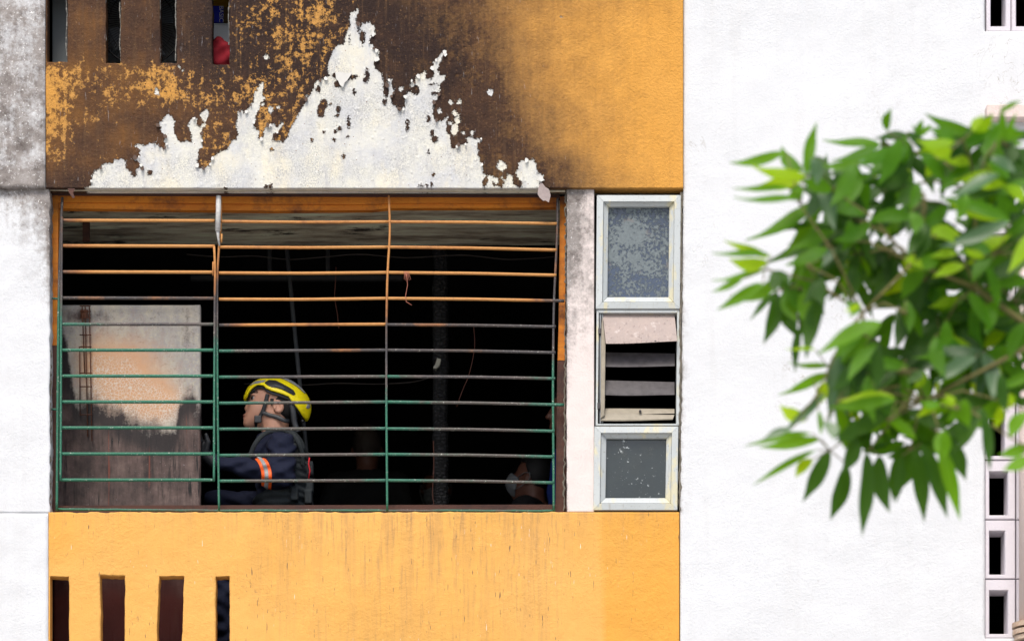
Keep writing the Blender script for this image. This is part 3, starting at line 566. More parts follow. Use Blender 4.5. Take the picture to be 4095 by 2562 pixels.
# ------------------------------------------------------------------ scorched sheet-metal panel and wire rack
pn = thing('metal_door_panel', 'heat scorched metal door leaf with orange blistered patch standing behind the grille', 'door')
YP = .38
def po(X, Y):
    Y = 1180 + (Y - 1180)
    a = np.exp(-((X - 500) / 150) ** 2 - ((Y - 1510) / 150) ** 2) + .75 * np.exp(-((X - 640) / 90) ** 2 - ((Y - 1600) / 80) ** 2) + .5 * np.exp(-((X - 390) / 80) ** 2 - ((Y - 1430) / 90) ** 2)
    return np.clip(a, 0, 1.2)
PE = ([180, 240, 268, 285, 300, 380, 480, 560, 600, 680, 705, 725, 760, 790, 810], [1290, 1300, 1360, 1480, 1600, 1600, 1650, 1685, 1705, 1715, 1690, 1590, 1555, 1600, 1640])
def pb(X, Y):
    e = np.interp(X, *PE); return np.exp(-((Y - e - 55) / 75) ** 2) + .8 * np.exp(-((X - 265) / 28) ** 2 - ((Y - 1480) / 150) ** 2)
def pk(X, Y):
    e = np.interp(X, *PE); return .8 * np.exp(-((Y - e + 45) / 70) ** 2) * (X > 350) * (X < 730)
def ps(X, Y):
    edge = np.interp(X, *PE)
    s = 1 / (1 + np.exp(-np.clip((Y - edge) / 30, -30, 30)))
    s = np.maximum(s, .62 * np.exp(-((X - 330) / 120) ** 2 - ((Y - 1265) / 30) ** 2)); s = np.maximum(s, .5 * np.exp(-((X - 745) / 26) ** 2 - ((Y - 1330) / 120) ** 2))
    return np.clip(s, 0, 1)
sheet('sheet', 214, 802, 1221, 2770, 9, YP, .035, (), [('soot', ps), ('orange', po), ('band', pb), ('crack', pk)], lambda X, Y: (vnoise(X, Y, 200, 61) - .5) * .006 - .004 * (X > 783) - .004 * (Y < 1240), None, 'panel', pn)
rk = MB(); M['wire_rust'] = m_rust('rusty_rack_wire', (.14, .05, .025), (.08, .035, .02), (.03, .02, .02))
for px, y0, y1 in ((194, 722, 880), (201, 722, 1030), (211, 722, 1040), (188, 818, 980)): rk.tube([PF(px, y0, YP - .02), PF(px + (6 if px > 190 else 1), y1, YP - .02)], .003, 6)
for py in (722, 735, 750, 790, 818, 880, 912, 945, 978, 1012): rk.tube([PF(188, py, YP - .022), PF(214 + (py - 720) / 60, py, YP - .022)], .0028, 6)
rk.pprism([(322, 1238), (352, 1238), (352, 1270), (322, 1270)], YP - .021, YP - .015)
tag(rk.build('wire_rack', 'wire_rust', None, True), 'narrow rusty wire rack hanging on the scorched metal door', 'rack')

# ------------------------------------------------------------------ side windows
M['alu'] = None
def m_alu():
    b = NB('chalky_aluminium_paint', .55, .4)
    c = b.mix(b.noise(6, 5), (.52, .55, .54), (.40, .43, .44))
    c = b.mix(b.mr(b.noise(1, 5, .6, b.pos((14, 14, 6))), .54, .62, 0, .8), c, (.60, .55, .36))
    c = b.mix(b.mr(b.noise(70, 5, .7), .58, .70, 0, .7), c, (.24, .22, .19)); c = b.mix(b.mr(b.noise(1, 5, .7, b.pos((30, 30, 4))), .58, .72, 0, .6), c, (.28, .26, .22))
    return b.done(c, b.noise(60, 4), .001)
M['alu'] = m_alu()
def m_pane1():
    b = NB('flaking_film_glass', .25, .5)
    n = b.ma('ADD', b.ma('MULTIPLY', b.noise(75, 6, .75), .75), b.ma('MULTIPLY', b.noise(9, 4), .45))
    X, Y, Z = b.sep(b.pos())
    f = b.mr(b.ma('ADD', n, b.mr(Z, F(0, 1180)[2], F(0, 1050)[2], -.05, .0)), .555, .60)
    c = b.mix(b.mr(Z, F(0, 1190)[2], F(0, 830)[2]), (.060, .082, .125), (.045, .060, .088))
    c = b.mix(f, c, b.mix(b.noise(90, 4), (.19, .225, .235), (.075, .095, .105)))
    c = b.mix(b.crack(4, .006, 1.5, .45), c, (.02, .02, .025))
    c = b.mix(b.mr(b.noise(5, 5, .6, b.pos(None, off=(4, 0, 2))), .60, .64), c, (.16, .16, .16))
    return b.done(c, f, .0015, .8, b.mix(f, (.12,) * 3, (.7,) * 3))
M['pane1'] = m_pane1()
def m_pane3():
    b = NB('dark_dusty_glass', .12, .6)
    c = b.mix(b.noise(12, 6), (.016, .022, .022), (.034, .042, .041))
    c = b.mix(b.mr(b.ma('ADD', b.noise(60, 4, .6), b.ma('MULTIPLY', b.noise(7, 2), .35)), .86, .90), c, (.40, .43, .43))
    c = b.mix(b.mr(b.vor(75), .06, .035), c, (.5, .52, .52))
    return b.done(c, None, rough=b.mr(b.noise(14, 5), .3, .7, .08, .3))
M['pane3'] = m_pane3()
def mitred(poly_o, poly_i, y_o, y_i, yb, name, mat, parent, bevel=.002):
    m = MB(); n = 4
    for k in range(4):
        a, b_, c, d_ = poly_o[k], poly_o[(k + 1) % 4], poly_i[(k + 1) % 4], poly_i[k]
        v = [F(*a, y_o), F(*b_, y_o), F(*c, y_i), F(*d_, y_i)]; w_ = [(p[0], yb, p[2]) for p in v]
        m.add(v + w_, [(0, 3, 2, 1), (4, 5, 6, 7), (0, 1, 5, 4), (1, 2, 6, 5), (2, 3, 7, 6), (3, 0, 4, 7)])
    return m.build(name, mat, parent, bevel=bevel)
def quad(x0, x1, y0, y1, s=0): return [(x0, y0), (x1, y0), (x1 - s, y1), (x0 - s, y1)]
def fixed_window(x0, x1, y0, y1, e, pane, label):
    t = thing('fixed_window', label, 'window', 'fixed lights beside the grille')
    mitred(quad(x0, x1, y0, y1, 4), quad(x0 + e[0], x1 - e[0], y0 + e[0], y1 - e[0], 4), -.012, -.016, .06, 'outer_frame', 'alu', t)
    mitred(quad(x0 + e[0] + 1, x1 - e[0] - 1, y0 + e[0] + 1, y1 - e[0] - 1, 4), quad(x0 + e[1], x1 - e[1], y0 + e[1], y1 - e[1], 4), -.004, .012, .055, 'sash', 'alu', t)
    a = F(x0 + e[1] - 12, y1 - e[1] + 10, .03); c = F(x1 - e[1] + 10, y0 + e[1] - 10, .03)
    MB().box(a[0], c[0], .03, .036, a[2], c[2]).build('pane', pane, t)
fixed_window(2387, 2723, 780, 1234, (26, 46), 'pane1', 'grey framed fixed window with blistered flaking blue glass, above the louvre')
fixed_window(2377, 2713, 1704, 2038, (26, 48), 'pane3', 'pale framed fixed window with dark specked glass, below the louvre')
lv = thing('louvre_window', 'burnt louvre window with sagging pinkish top slat between two fixed windows', 'window')
M['louvre_frame'] = flat('sooty_cream_frame', (.30, .265, .205), .6, .35, 25, .002)
M['slat_dark'] = flat('sooted_aluminium_slat', (.065, .058, .062), .5, .6, 30, .002)
def m_slat():
    b = NB('blistered_pink_slat', .6, .35)
    c = b.mix(b.noise(18, 5), (.42, .33, .29), (.30, .25, .235))
    c = b.mix(b.mr(b.noise(30, 4), .6, .72), c, (.52, .45, .42))
    c = b.mix(b.mr(b.noise(14, 4, .7, b.pos(None, off=(1, 0, 3))), .66, .68), c, (.03, .028, .028))
    c = b.mix(b.mr(b.vor(60), .10, .06), c, (.14, .10, .09))
    return b.done(c, b.ma('ADD', b.noise(60), b.mr(b.vor(50), 0, .3, 1, 0)), .003)
M['slat_pink'] = m_slat()
mitred(quad(2386, 2722, 1238, 1700, 4), quad(2395, 2708, 1250, 1693, 4), -.004, -.004, .07, 'outer_frame', 'alu', lv)
M['dark_alu'] = flat('grey_gear_channel', (.22, .24, .26), .5, .3, 20)
MB().pbox(2398, 2404, 1250, 1690, .004, .05).pbox(2407, 2412, 1250, 1690, .008, .05).build('gear_channel', 'dark_alu', lv)
MB().pbox(2392, 2405, 1312, 1333, -.008, .02).build('pivot_clip', 'slat_dark', lv); MB().pbox(2389, 2400, 1610, 1633, -.008, .02).build('pivot_clip', 'slat_dark', lv)
m = MB(); m.pprism([(2409, 1262), (2422, 1372), (2418, 1660), (2402, 1672), (2404, 1380), (2406, 1290)], -.02, .05); m.build('side_flange', 'louvre_frame', lv, bevel=.003)
def slat(name, top, bot, ytop, ybot, mat, th=.004):
    m = MB(); n = 10; v = []
    for t in np.linspace(0, 1, n):
        a = lerp(top[0], top[1], t); b_ = lerp(bot[0], bot[1], t); sag = 4 * math.sin(3 * t + 1)
        A = F(a[0], a[1], ytop); B = F(b_[0], b_[1] + sag, ybot); mid = lerp(A, B, .86); v += [A, (mid[0], mid[1] - .003, mid[2]), B]
    k = len(v); v += [(x, y + th, z) for x, y, z in v]; f = []
    for i in range(n - 1):
        for j in range(2):
            q = (3 * i + j, 3 * i + j + 1, 3 * i + j + 4, 3 * i + j + 3); f += [q, tuple(k + x for x in q[::-1])]
        f += [(3 * i, 3 * i + 3, k + 3 * i + 3, k + 3 * i), (3 * i + 2, k + 3 * i + 2, k + 3 * i + 5, 3 * i + 5)]
    f += [(0, k, k + 1, 1), (1, k + 1, k + 2, 2), (k - 3, k - 2, 2 * k - 2, 2 * k - 3), (k - 2, k - 1, 2 * k - 1, 2 * k - 2)]
    return m.add(v, f).build(name, mat, lv, False)
slat('louvre_slat', ((2409, 1252), (2697, 1256)), ((2423, 1370), (2708, 1366)), .02, -.05, 'slat_pink')
slat('louvre_slat', ((2418, 1408), (2698, 1413)), ((2418, 1462), (2698, 1466)), .045, .01, 'slat_dark')
slat('louvre_slat', ((2418, 1520), (2697, 1527)), ((2418, 1575), (2697, 1581)), .04, .004, 'slat_dark')
slat('louvre_slat', ((2420, 1632), (2697, 1634)), ((2419, 1652), (2697, 1655)), .03, .0, 'louvre_frame')
slat('louvre_slat', ((2419, 1655), (2697, 1658)), ((2400, 1678), (2690, 1680)), -.001, -.012, 'louvre_frame')
MB().tube([F(2560, 1643, -.014), F(2560, 1643, .02)], .006, 10).build('knob', 'slat_dark', lv, True)
MB().pbox(2386, 2722, 1700, 1703, .0, .06).build('mullion', 'louvre_frame', lv)
m = MB()
pts = [F(2725 - 6 * t + 3 * random.uniform(-1, 1), 770 + 1270 * t, -.006) for t in np.linspace(0, 1, 70)]
m.tube(pts, [.005 + .003 * random.random() for _ in pts], 6).build('sealant', 'sealant', lv)

# drain pipe at the right edge
dp = thing('drain_pipe', 'pale pink drain pipe with a rusty flanged joint at the lower right edge', 'pipe')
cx = F(4140, 2000, -.10)[0]
zt, zb = F(0, 880, -.1)[2], F(0, 2500, -.1)[2]
MB().tube([(cx, -.10, zb), (cx, -.10, zt)], .075, 24).build('pipe', 'pipe_paint', dp, True)
MB().tube([(cx, -.10, 0), (cx, -.10, zb - .08)], .075, 24).build('pipe', 'pipe_paint', dp, True)
M['flange'] = m_rust('flaking_rusty_flange', (.45, .33, .24), (.60, .50, .40), (.30, .12, .05))
for za, h, r_ in ((zb - .012, .022, .108), (zb - .045, .022, .106), (zb - .07, .02, .098)):
    MB().tube([(cx, -.10, za), (cx, -.10, za + h)], r_, 28).build('flange', 'flange', dp)

# ------------------------------------------------------------------ surface nets for bodies and gear
def surfnet(fn, lo, hi, step):
    ax = [np.arange(lo[i], hi[i] + step, step, dtype=np.float32) for i in range(3)]
    G = np.meshgrid(*ax, indexing='ij'); V = fn(*G).astype(np.float32); nx, ny, nz = V.shape
    s = V < 0; c = np.zeros((nx - 1, ny - 1, nz - 1), np.float32); acc = [np.zeros_like(c) for _ in range(3)]
    sl_ = lambda o, n: slice(o, n - 1 + o)
    for a in range(3):
        b, d = [k for k in range(3) if k != a]
        for ob in (0, 1):
            for od in (0, 1):
                o0 = [0, 0, 0]; o0[b] = ob; o0[d] = od; o1 = list(o0); o1[a] = 1
                A = V[sl_(o0[0], nx), sl_(o0[1], ny), sl_(o0[2], nz)]; B = V[sl_(o1[0], nx), sl_(o1[1], ny), sl_(o1[2], nz)]
                m = (A < 0) != (B < 0); t = np.where(m, A / np.where(A == B, 1, A - B), 0)
                c += m
                for k in range(3): acc[k] += np.where(m, t if k == a else o0[k], 0)
    act = c > 0; ids = -np.ones(c.shape, np.int64); ids[act] = np.arange(act.sum()); I = np.argwhere(act)
    P = np.stack([ax[k][0] + step * (I[:, k] + acc[k][act] / c[act]) for k in range(3)], -1)
    Fs = []
    for a in range(3):
        b, d = (a + 1) % 3, (a + 2) % 3
        A = np.moveaxis(s, (a, b, d), (0, 1, 2)); E = A[:-1] != A[1:]; Q = np.moveaxis(ids, (a, b, d), (0, 1, 2))
        e = np.argwhere(E[:, 1:-1, 1:-1]);
        if not len(e): continue
        i, j, k = e[:, 0], e[:, 1] + 1, e[:, 2] + 1
        q = np.stack([Q[i, j - 1, k - 1], Q[i, j, k - 1], Q[i, j, k], Q[i, j - 1, k]], -1)
        fl = A[i, j, k]; q[~fl] = q[~fl][:, ::-1]; Fs.append(q)
    Fq = np.concatenate(Fs); return P, Fq[(Fq >= 0).all(1)]
def ell(P, c, r, rot=0.0):
    x, y, z = P[0] - c[0], P[1] - c[1], P[2] - c[2]
    if rot: ca, sa = math.cos(rot), math.sin(rot); x, y = x * ca + y * sa, -x * sa + y * ca
    k0 = np.sqrt((x / r[0]) ** 2 + (y / r[1]) ** 2 + (z / r[2]) ** 2); k1 = np.sqrt((x / r[0] ** 2) ** 2 + (y / r[1] ** 2) ** 2 + (z / r[2] ** 2) ** 2) + 1e-9
    return k0 * (k0 - 1) / k1
def cap(P, a, b, ra, rb=None):
    rb = ra if rb is None else rb; ab = [b[i] - a[i] for i in range(3)]; L = sum(q * q for q in ab) + 1e-9
    t = np.clip(sum((P[i] - a[i]) * ab[i] for i in range(3)) / L, 0, 1)
    return np.sqrt(sum((P[i] - a[i] - t * ab[i]) ** 2 for i in range(3))) - (ra + (rb - ra) * t)
def smin(a, b, k): h = np.clip(.5 + .5 * (b - a) / k, 0, 1); return b * (1 - h) + a * h - k * h * (1 - h)
def smax(a, b, k): return -smin(-a, -b, k)
def poly2(X, Y, P):
    P = np.array(P, float); d = np.full(X.shape, 1e9); ins = np.zeros(X.shape, bool)
    for (ax, ay), (bx, by) in zip(P, np.roll(P, -1, 0)):
        ex, ey = bx - ax, by - ay; t = np.clip(((X - ax) * ex + (Y - ay) * ey) / (ex * ex + ey * ey + 1e-9), 0, 1)
        d = np.minimum(d, np.hypot(X - ax - t * ex, Y - ay - t * ey))
        if ay != by: ins ^= ((ay > Y) != (by > Y)) & (X < ex * (Y - ay) / (by - ay) + ax)
    return np.where(ins, -d, d)

M['skin'] = flat('skin', (.52, .275, .19), .5, .10, 12, spec=.4)
M['skin'].node_tree.nodes['Principled BSDF'].inputs['Subsurface Weight'].default_value = .08
M['skin'].node_tree.nodes['Principled BSDF'].inputs['Subsurface Radius'].default_value = (.01, .004, .002)
M['hair'] = flat('black_hair', (.010, .009, .009), .6, .4, 90)
M['yellow'] = flat('glossy_yellow_shell', (.92, .76, .006), .3, .04, 6, spec=.5)
def m_helmet():
    b = NB('scuffed_yellow_shell', .32, .45)
    c = b.mix(b.mr(b.noise(70, 5, .75), .58, .72, 0, .5), (.92, .76, .006), (.50, .40, .03))
    c = b.mix(b.mr(b.noise(14, 5, .7), .58, .74, 0, .45), c, (.28, .22, .05))
    return b.done(c, b.noise(90, 4), .0008, .5, b.mr(b.noise(25, 4), .3, .7, .22, .5))
M['yellow'] = m_helmet()
M['black_plastic'] = flat('black_plastic', (.016, .018, .022), .4, .3, 30, spec=.5)
M['grey_plastic'] = flat('blue_grey_plastic', (.028, .036, .048), .4, .3, 30, spec=.5)
M['reflect'] = flat('silver_reflective_tape', (.28, .29, .30), .4, .2, 120)
M['orange_tape'] = flat('fluorescent_orange_tape', (.95, .13, .02), .5, .08, 60)
M['navy'] = flat('navy_uniform_cloth', (.0055, .0085, .027), .85, .35, 60, .002)
M['vest'] = flat('grey_webbing', (.022, .027, .030), .85, .4, 110, .002)
M['glove'] = flat('black_rubberised_glove', (.018, .020, .024), .45, .4, 40, .002)
M['eye_white'] = flat('eye_white', (.38, .33, .31), .3, .05)
M['lip'] = flat('lip', (.42, .17, .14), .45, .1, 30)
# --- rescuer, modelled in units of 1/2.2235 photo pixel at depth YB; u right, v down, w away from the lens
YB = .70; UK = (D + YB) / D / S / 2.2235
def U(u, v, w_=0.0): x, y, z = F(800 + u / 2.2235, 1400 + v / 2.2235, YB); return (x, y + w_ * UK, z)
def sdfpart(name, fn, lo, hi, step, mat, parent):
    P, Q = surfnet(lambda *g: fn(g), lo, hi, step)
    o0 = np.array(U(0, 0, 0)); W_ = np.stack([o0[0] + P[:, 0] * UK, o0[1] + P[:, 2] * UK, o0[2] - P[:, 1] * UK], -1)
    me = bpy.data.meshes.new(name); me.from_pydata(W_.tolist(), [], Q.tolist()); me.update()
    me.polygons.foreach_set('use_smooth', [True] * len(me.polygons)); return link(name, me, parent, mat)
pr = thing('person', 'rescuer in yellow helmet and navy jacket with orange armband looking up behind the grille', 'person')
T17 = R(17)
def head(P):
    d = ell(P, (690, 440, 0), (215, 185, 148), T17)
    d = smin(d, ell(P, (540, 515, 0), (118, 165, 108), .12), 60)
    d = smin(d, cap(P, (640, 600, 0), (462, 632, 0), 88, 62), 45)
    d = smin(d, ell(P, (432, 650, 0), (46, 40, 50)), 30)
    d = smin(d, ell(P, (470, 600, 0), (66, 60, 84)), 40)
    d = smin(d, ell(P, (520, 545, -62), (70, 62, 50)), 40); d = smin(d, ell(P, (520, 545, 62), (70, 62, 50)), 40)
    d = smin(d, cap(P, (458, 440, 0), (420, 518, 0), 17, 24), 26)
    d = smin(d, ell(P, (436, 532, -22), (20, 15, 17)), 9); d = smin(d, ell(P, (436, 532, 22), (20, 15, 17)), 9)
    d = smin(d, ell(P, (414, 578, 0), (27, 13, 36)), 10); d = smin(d, ell(P, (413, 606, 0), (26, 14, 34)), 10)
    d = smax(d, -ell(P, (392, 592, 0), (26, 3.5, 40)), 6)
    d = smax(d, -ell(P, (455, 447, -66), (34, 17, 38)), 16); d = smax(d, -ell(P, (455, 447, 66), (34, 17, 38)), 16)
    d = smin(d, ell(P, (485, 418, -62), (30, 12, 46)), 16); d = smin(d, ell(P, (485, 418, 62), (30, 12, 46)), 16)
    for s_ in (-1, 1):
        e = ell(P, (708, 540, s_ * 146), (48, 58, 22), -.2); e = smax(e, -ell(P, (702, 538, s_ * 168), (30, 40, 20), -.2), 8)
        e = smin(e, ell(P, (680, 555, s_ * 150), (12, 18, 16)), 6); d = smin(d, e, 10)
    d = smin(d, cap(P, (672, 600, 0), (662, 820, 0), 120, 116), 40)
    # torso, arms and legs under the clothes
    d = smin(d, ell(P, (720, 1180, 0), (180, 400, 260)), 60)
    for s_ in (-1, 1): d = smin(d, cap(P, (735, 920, s_ * 250), (740, 1200, s_ * 330), 70, 60), 40)
    return d
sdfpart('body', head, (370, 230, -430), (930, 1600, 430), 7.0, 'skin', pr)
def hair(P):
    d = ell(P, (735, 480, 0), (180, 170, 152), T17); return smax(smax(d, 640 - P[0], 10), P[1] - 690 + 0 * P[0], 20)
sdfpart('hair', lambda P: smax(hair(P), -ell(P, (700, 545, -150), (52, 62, 60)), 4), (600, 300, -170), (930, 700, 170), 8, 'hair', pr)
MB().tube([U(652, 470, -146), U(648, 500, -146), U(644, 528, -142)], [16 * UK, 13 * UK, 4 * UK], 8, None, .35).build('sideburn', 'hair', pr, True)
ey = MB()
def ball(c, r, n=10):
    v = []; f = []
    for i in range(n + 1):
        for j in range(n): a, b_ = math.pi * i / n, 2 * math.pi * j / n; v.append(U(c[0] + r * math.sin(a) * math.cos(b_), c[1] + r * math.cos(a), c[2] + r * math.sin(a) * math.sin(b_)))
    for i in range(n):
        for j in range(n): f.append((i * n + j, i * n + (j + 1) % n, (i + 1) * n + (j + 1) % n, (i + 1) * n + j))
    return v, f
for s_ in (-1, 1): ey.add(*ball((487, 446, s_ * 70), 24))
ey.build('eye', 'eye_white', pr, True)
ir = MB()
for s_ in (-1, 1): ir.add(*ball((474, 443, s_ * 79), 16))
ir.build('iris', 'hair', pr, True)
MB().tube([U(520, 398, -112), U(490, 396, -106), U(462, 408, -86)], [3, 8, 6][0] * UK * 2, 6).build('eyebrow', 'hair', pr, True)
lp = MB().tube([U(412, 583, -30), U(392, 580, -12), U(388, 580, 0)], [4 * UK, 7 * UK, 8 * UK], 6).tube([U(412, 602, -30), U(392, 604, -12), U(389, 604, 0)], [4 * UK, 8 * UK, 9 * UK], 6); lp.build('lips', 'lip', pr, True)
# helmet
def hel(P, k=0.0): return ell(P, (690, 478, 0), (300 + k, 226 + k, 205 + k), T17)
EDGE_U = [380, 405, 425, 440, 470, 520, 575, 600, 650, 740, 800, 825, 870, 915, 945, 1000]; EDGE_V = [450, 446, 420, 372, 348, 343, 357, 386, 412, 440, 462, 498, 548, 606, 628, 640]
def helcut(P):
    e = np.interp(P[0], EDGE_U, EDGE_V) ; front = np.clip((520 - P[0]) / 90, 0, 1) * np.clip(1 - np.abs(P[2]) / 170, 0, 1)
    return (P[1] - np.maximum(e, 443 * front + e * (1 - front))) * .8
def helmet(P):
    d = hel(P); ridge = smin(np.abs(np.abs(P[2]) - 70) - 4, 50 + 0 * P[0], 8)
    d = d - 5 * np.exp(-(P[2] / 62) ** 4) - 4 * np.exp(-((helcut(P) + 22) / 16) ** 2)
    return smax(smax(d, -hel(P, -20), 5), helcut(P), 6)
hm = sdfpart('helmet', helmet, (370, 220, -225), (1010, 660, 225), 6, 'yellow', pr)
def patch(poly, k0, k1, both=False):
    def f(P):
        q = poly2(P[0][:, :, 0], P[1][:, :, 0], poly)[:, :, None]
        d = np.maximum(hel(P, 0) - k1, k0 - hel(P, 0)); d = np.maximum(d, q); return np.maximum(d, P[2] + 20)
    return f
def bb(poly, m=14): a = np.array(poly); return (a[:, 0].min() - m, a[:, 1].min() - m), (a[:, 0].max() + m, a[:, 1].max() + m)
for nm, poly, k0, k1, mt in (('side_vent', [(583, 332), (622, 300), (684, 308), (745, 342), (800, 372), (842, 398), (860, 432), (846, 449), (800, 432), (740, 402), (690, 388), (650, 384), (612, 362)], -8, 8, 'black_plastic'),
    ('vent_slider', [(650, 365), (690, 348), (760, 372), (768, 398), (800, 412), (830, 410), (836, 425), (800, 424), (745, 396), (690, 378)], 0, 15, 'grey_plastic'),
    ('front_reflector', [(438, 333), (470, 312), (505, 298), (598, 303), (578, 326), (520, 333)], -3, 7, 'reflect'),
    ('top_reflector', [(702, 250), (760, 258), (830, 290), (892, 340), (944, 396), (932, 402), (872, 352), (800, 312), (716, 268)], -3, 11, 'reflect'),
    ('rear_reflector', [(948, 538), (968, 480), (980, 480), (985, 520), (965, 542)], -3, 8, 'reflect')):
    (a0, b0), (a1, b1) = bb(poly); sdfpart(nm, patch(poly, k0, k1), (a0, b0, -225), (a1, b1, 30), 5, mt, hm)
m = MB()
for k, (a, b_) in enumerate((((762, 306), (785, 314)), ((820, 328), (845, 340)), ((878, 360), (900, 374)), ((932, 404), (945, 420)))):
    ww = -205 * math.sqrt(max(.05, 1 - ((a[0] - 690) / 300) ** 2 - ((a[1] - 478 - (a[0] - 690) * .29) / 226) ** 2)) - 3
    m.tube([U(a[0], a[1], ww), U(b_[0], b_[1], ww + 8)], 4 * UK, 6)
m.build('shell_slot', 'black_plastic', hm)
sdfpart('head_cradle', lambda P: smax(smax(hel(P, -24), -hel(P, -42), 4), np.maximum(helcut(P) - 22, 430 - P[0]), 4), (400, 260, -200), (960, 660, 200), 9, 'black_plastic', hm)
def ribbon(pts, wd_, th, name, mat, parent):   # flat strap through points
    P = [Vector(U(*p)) for p in pts]; Q = []
    for i in range(len(P) - 1):
        for t in np.linspace(0, 1, 6, endpoint=False):
            p0, p1, p2, p3 = P[max(i - 1, 0)], P[i], P[i + 1], P[min(i + 2, len(P) - 1)]
            Q.append(.5 * (2 * p1 + (p2 - p0) * t + (2 * p0 - 5 * p1 + 4 * p2 - p3) * t * t + (3 * p1 - p0 - 3 * p2 + p3) * t ** 3))
    Q.append(P[-1]); return MB().tube(Q, wd_ * UK, 10, None, th / wd_).build(name, mat, parent, True)
ribbon([(612, 432, -150), (596, 490, -142), (570, 570, -124), (535, 625, -104), (505, 655, -80), (490, 690, -20)], 18, 7, 'chin_strap', 'black_plastic', hm)
ribbon([(560, 582, -122), (620, 606, -122), (690, 628, -134), (760, 660, -138), (800, 660, -110)], 19, 7, 'chin_strap', 'black_plastic', hm)
m = MB(); c = U(522, 640, -112); m.box(c[0] - 30 * UK, c[0] + 34 * UK, c[1] - 10 * UK, c[1] + 14 * UK, c[2] - 34 * UK, c[2] + 30 * UK); m.build('buckle', 'black_plastic', hm, bevel=.004)
ribbon([(825, 520, -130), (840, 600, -130), (850, 680, -120), (880, 760, -120)], 28, 16, 'neck_guard', 'black_plastic', hm)
MB().tube([U(905, 640, -60), U(925, 652, -70)], 14 * UK, 10).build('rear_dial', 'black_plastic', hm, True)
# jacket
def fold(P): return 6 * np.abs(np.sin(P[0] * .014 - P[1] * .021 + 1.5 * np.sin(P[2] * .012 + P[0] * .009))) - 3 + 8 * np.sin(P[0] * .022 + P[1] * .034 + 2 * np.sin(P[1] * .011 + P[2] * .013)) + 5 * np.sin(P[1] * .05 - P[0] * .031 + P[2] * .02)
EL = (752, 1205, -372); WR = (210, 1098, -400)
def forearm(P): return cap(P, EL, WR, 122, 62)
def torso(P):
    d = ell(P, (725, 1190, 0), (225, 440, 315)); return smin(d, cap(P, (745, 905, -225), (745, 905, 225), 110), 70)
def jacket(P):
    d = torso(P)
    d = smin(d, cap(P, (748, 920, -285), EL, 122, 112), 45); d = smin(d, forearm(P), 30)
    d = smin(d, cap(P, (735, 920, 285), (600, 1270, 330), 120, 105), 45); d = smin(d, cap(P, (600, 1270, 330), (90, 1290, 120), 105, 66), 30)
    d = d - fold(P)
    d = smin(d, ell(P, (610, 965, 0), (165, 140, 230)) - .5 * fold(P), 50)
    col = cap(P, (668, 700, 0), (640, 870, 0), 146, 160); col = smax(col, P[1] - 900, 10); col = smax(col, 728 + .20 * (690 - P[0]) - P[1], 8)
    d = smin(d, col, 25)
    return smax(d, -cap(P, (672, 600, 0), (662, 800, 0), 127, 122), 6)
jk = sdfpart('jacket', jacket, (20, 700, -560), (1020, 1700, 460), 9, 'navy', pr)
def band(x0, x1, k):
    def f(P):
        d = np.maximum(forearm(P) - fold(P) - k, -(forearm(P) - fold(P) + 6)); s_ = P[0] - .10 * (P[1] - 1150) + 32 * ((P[1] - 1215) / 120) ** 2
        return np.maximum(d, np.maximum(x0 - s_, s_ - x1))
    return f
ab = sdfpart('armband', band(575, 668, 10), (490, 1030, -560), (720, 1400, -200), 5, 'orange_tape', pr)
sdfpart('reflective_stripe', band(604, 640, 16), (490, 1030, -560), (720, 1400, -200), 5, 'reflect', ab)
# vest
def vest(P):
    t = torso(P) - fold(P) * .4
    back = np.maximum(t - 46, -(t - 8)); back = smax(back, 838 + .05 * np.abs(P[2]) - P[0], 14); back = smax(back, 840 - P[1], 20)
    belt = np.maximum(t - 40, -(t - 8)); belt = smax(belt, 1275 + .12 * (900 - P[0]) - P[1], 10)
    d = np.minimum(back, belt)
    d = d - 5 * np.clip(np.sin((P[1] - 40) * 2 * math.pi / 62) * 2, -1, 1) * (P[1] > 900)
    for c in ((985, 1090, -120), (985, 1240, -120), (975, 1350, -150), (860, 1350, -270)): d = np.minimum(d, smax(np.abs(P[1] - c[1]) - 62, smax(np.abs(P[0] - c[0]) - 32, np.abs(P[2] - c[2]) - 66, 10), 14))
    return d
vt = sdfpart('vest', vest, (380, 760, -420), (1070, 1560, 420), 9, 'vest', pr)
ribbon([(440, 1090, -250), (480, 980, -290), (530, 890, -310), (600, 810, -270), (690, 770, -225), (770, 765, -215), (840, 790, -220), (900, 850, -210), (935, 930, -190)], 21, 10, 'shoulder_strap', 'vest', vt)
ribbon([(770, 770, -220), (850, 830, -300), (900, 910, -330), (930, 1000, -300), (930, 1090, -260)], 20, 10, 'shoulder_strap', 'vest', vt)
M['red_cord'] = flat('red_nylon_cord', (.55, .02, .03), .6, .2)
MB().tube([U(985, 1000, -190), U(978, 1060, -200), U(990, 1120, -200), U(978, 1190, -195)], 7 * UK, 6).build('cord', 'red_cord', vt, True)
MB().tube([U(985, 965, -185), U(990, 1000, -190)], [16 * UK, 12 * UK], 8).build('buckle', 'grey_plastic', vt, True)
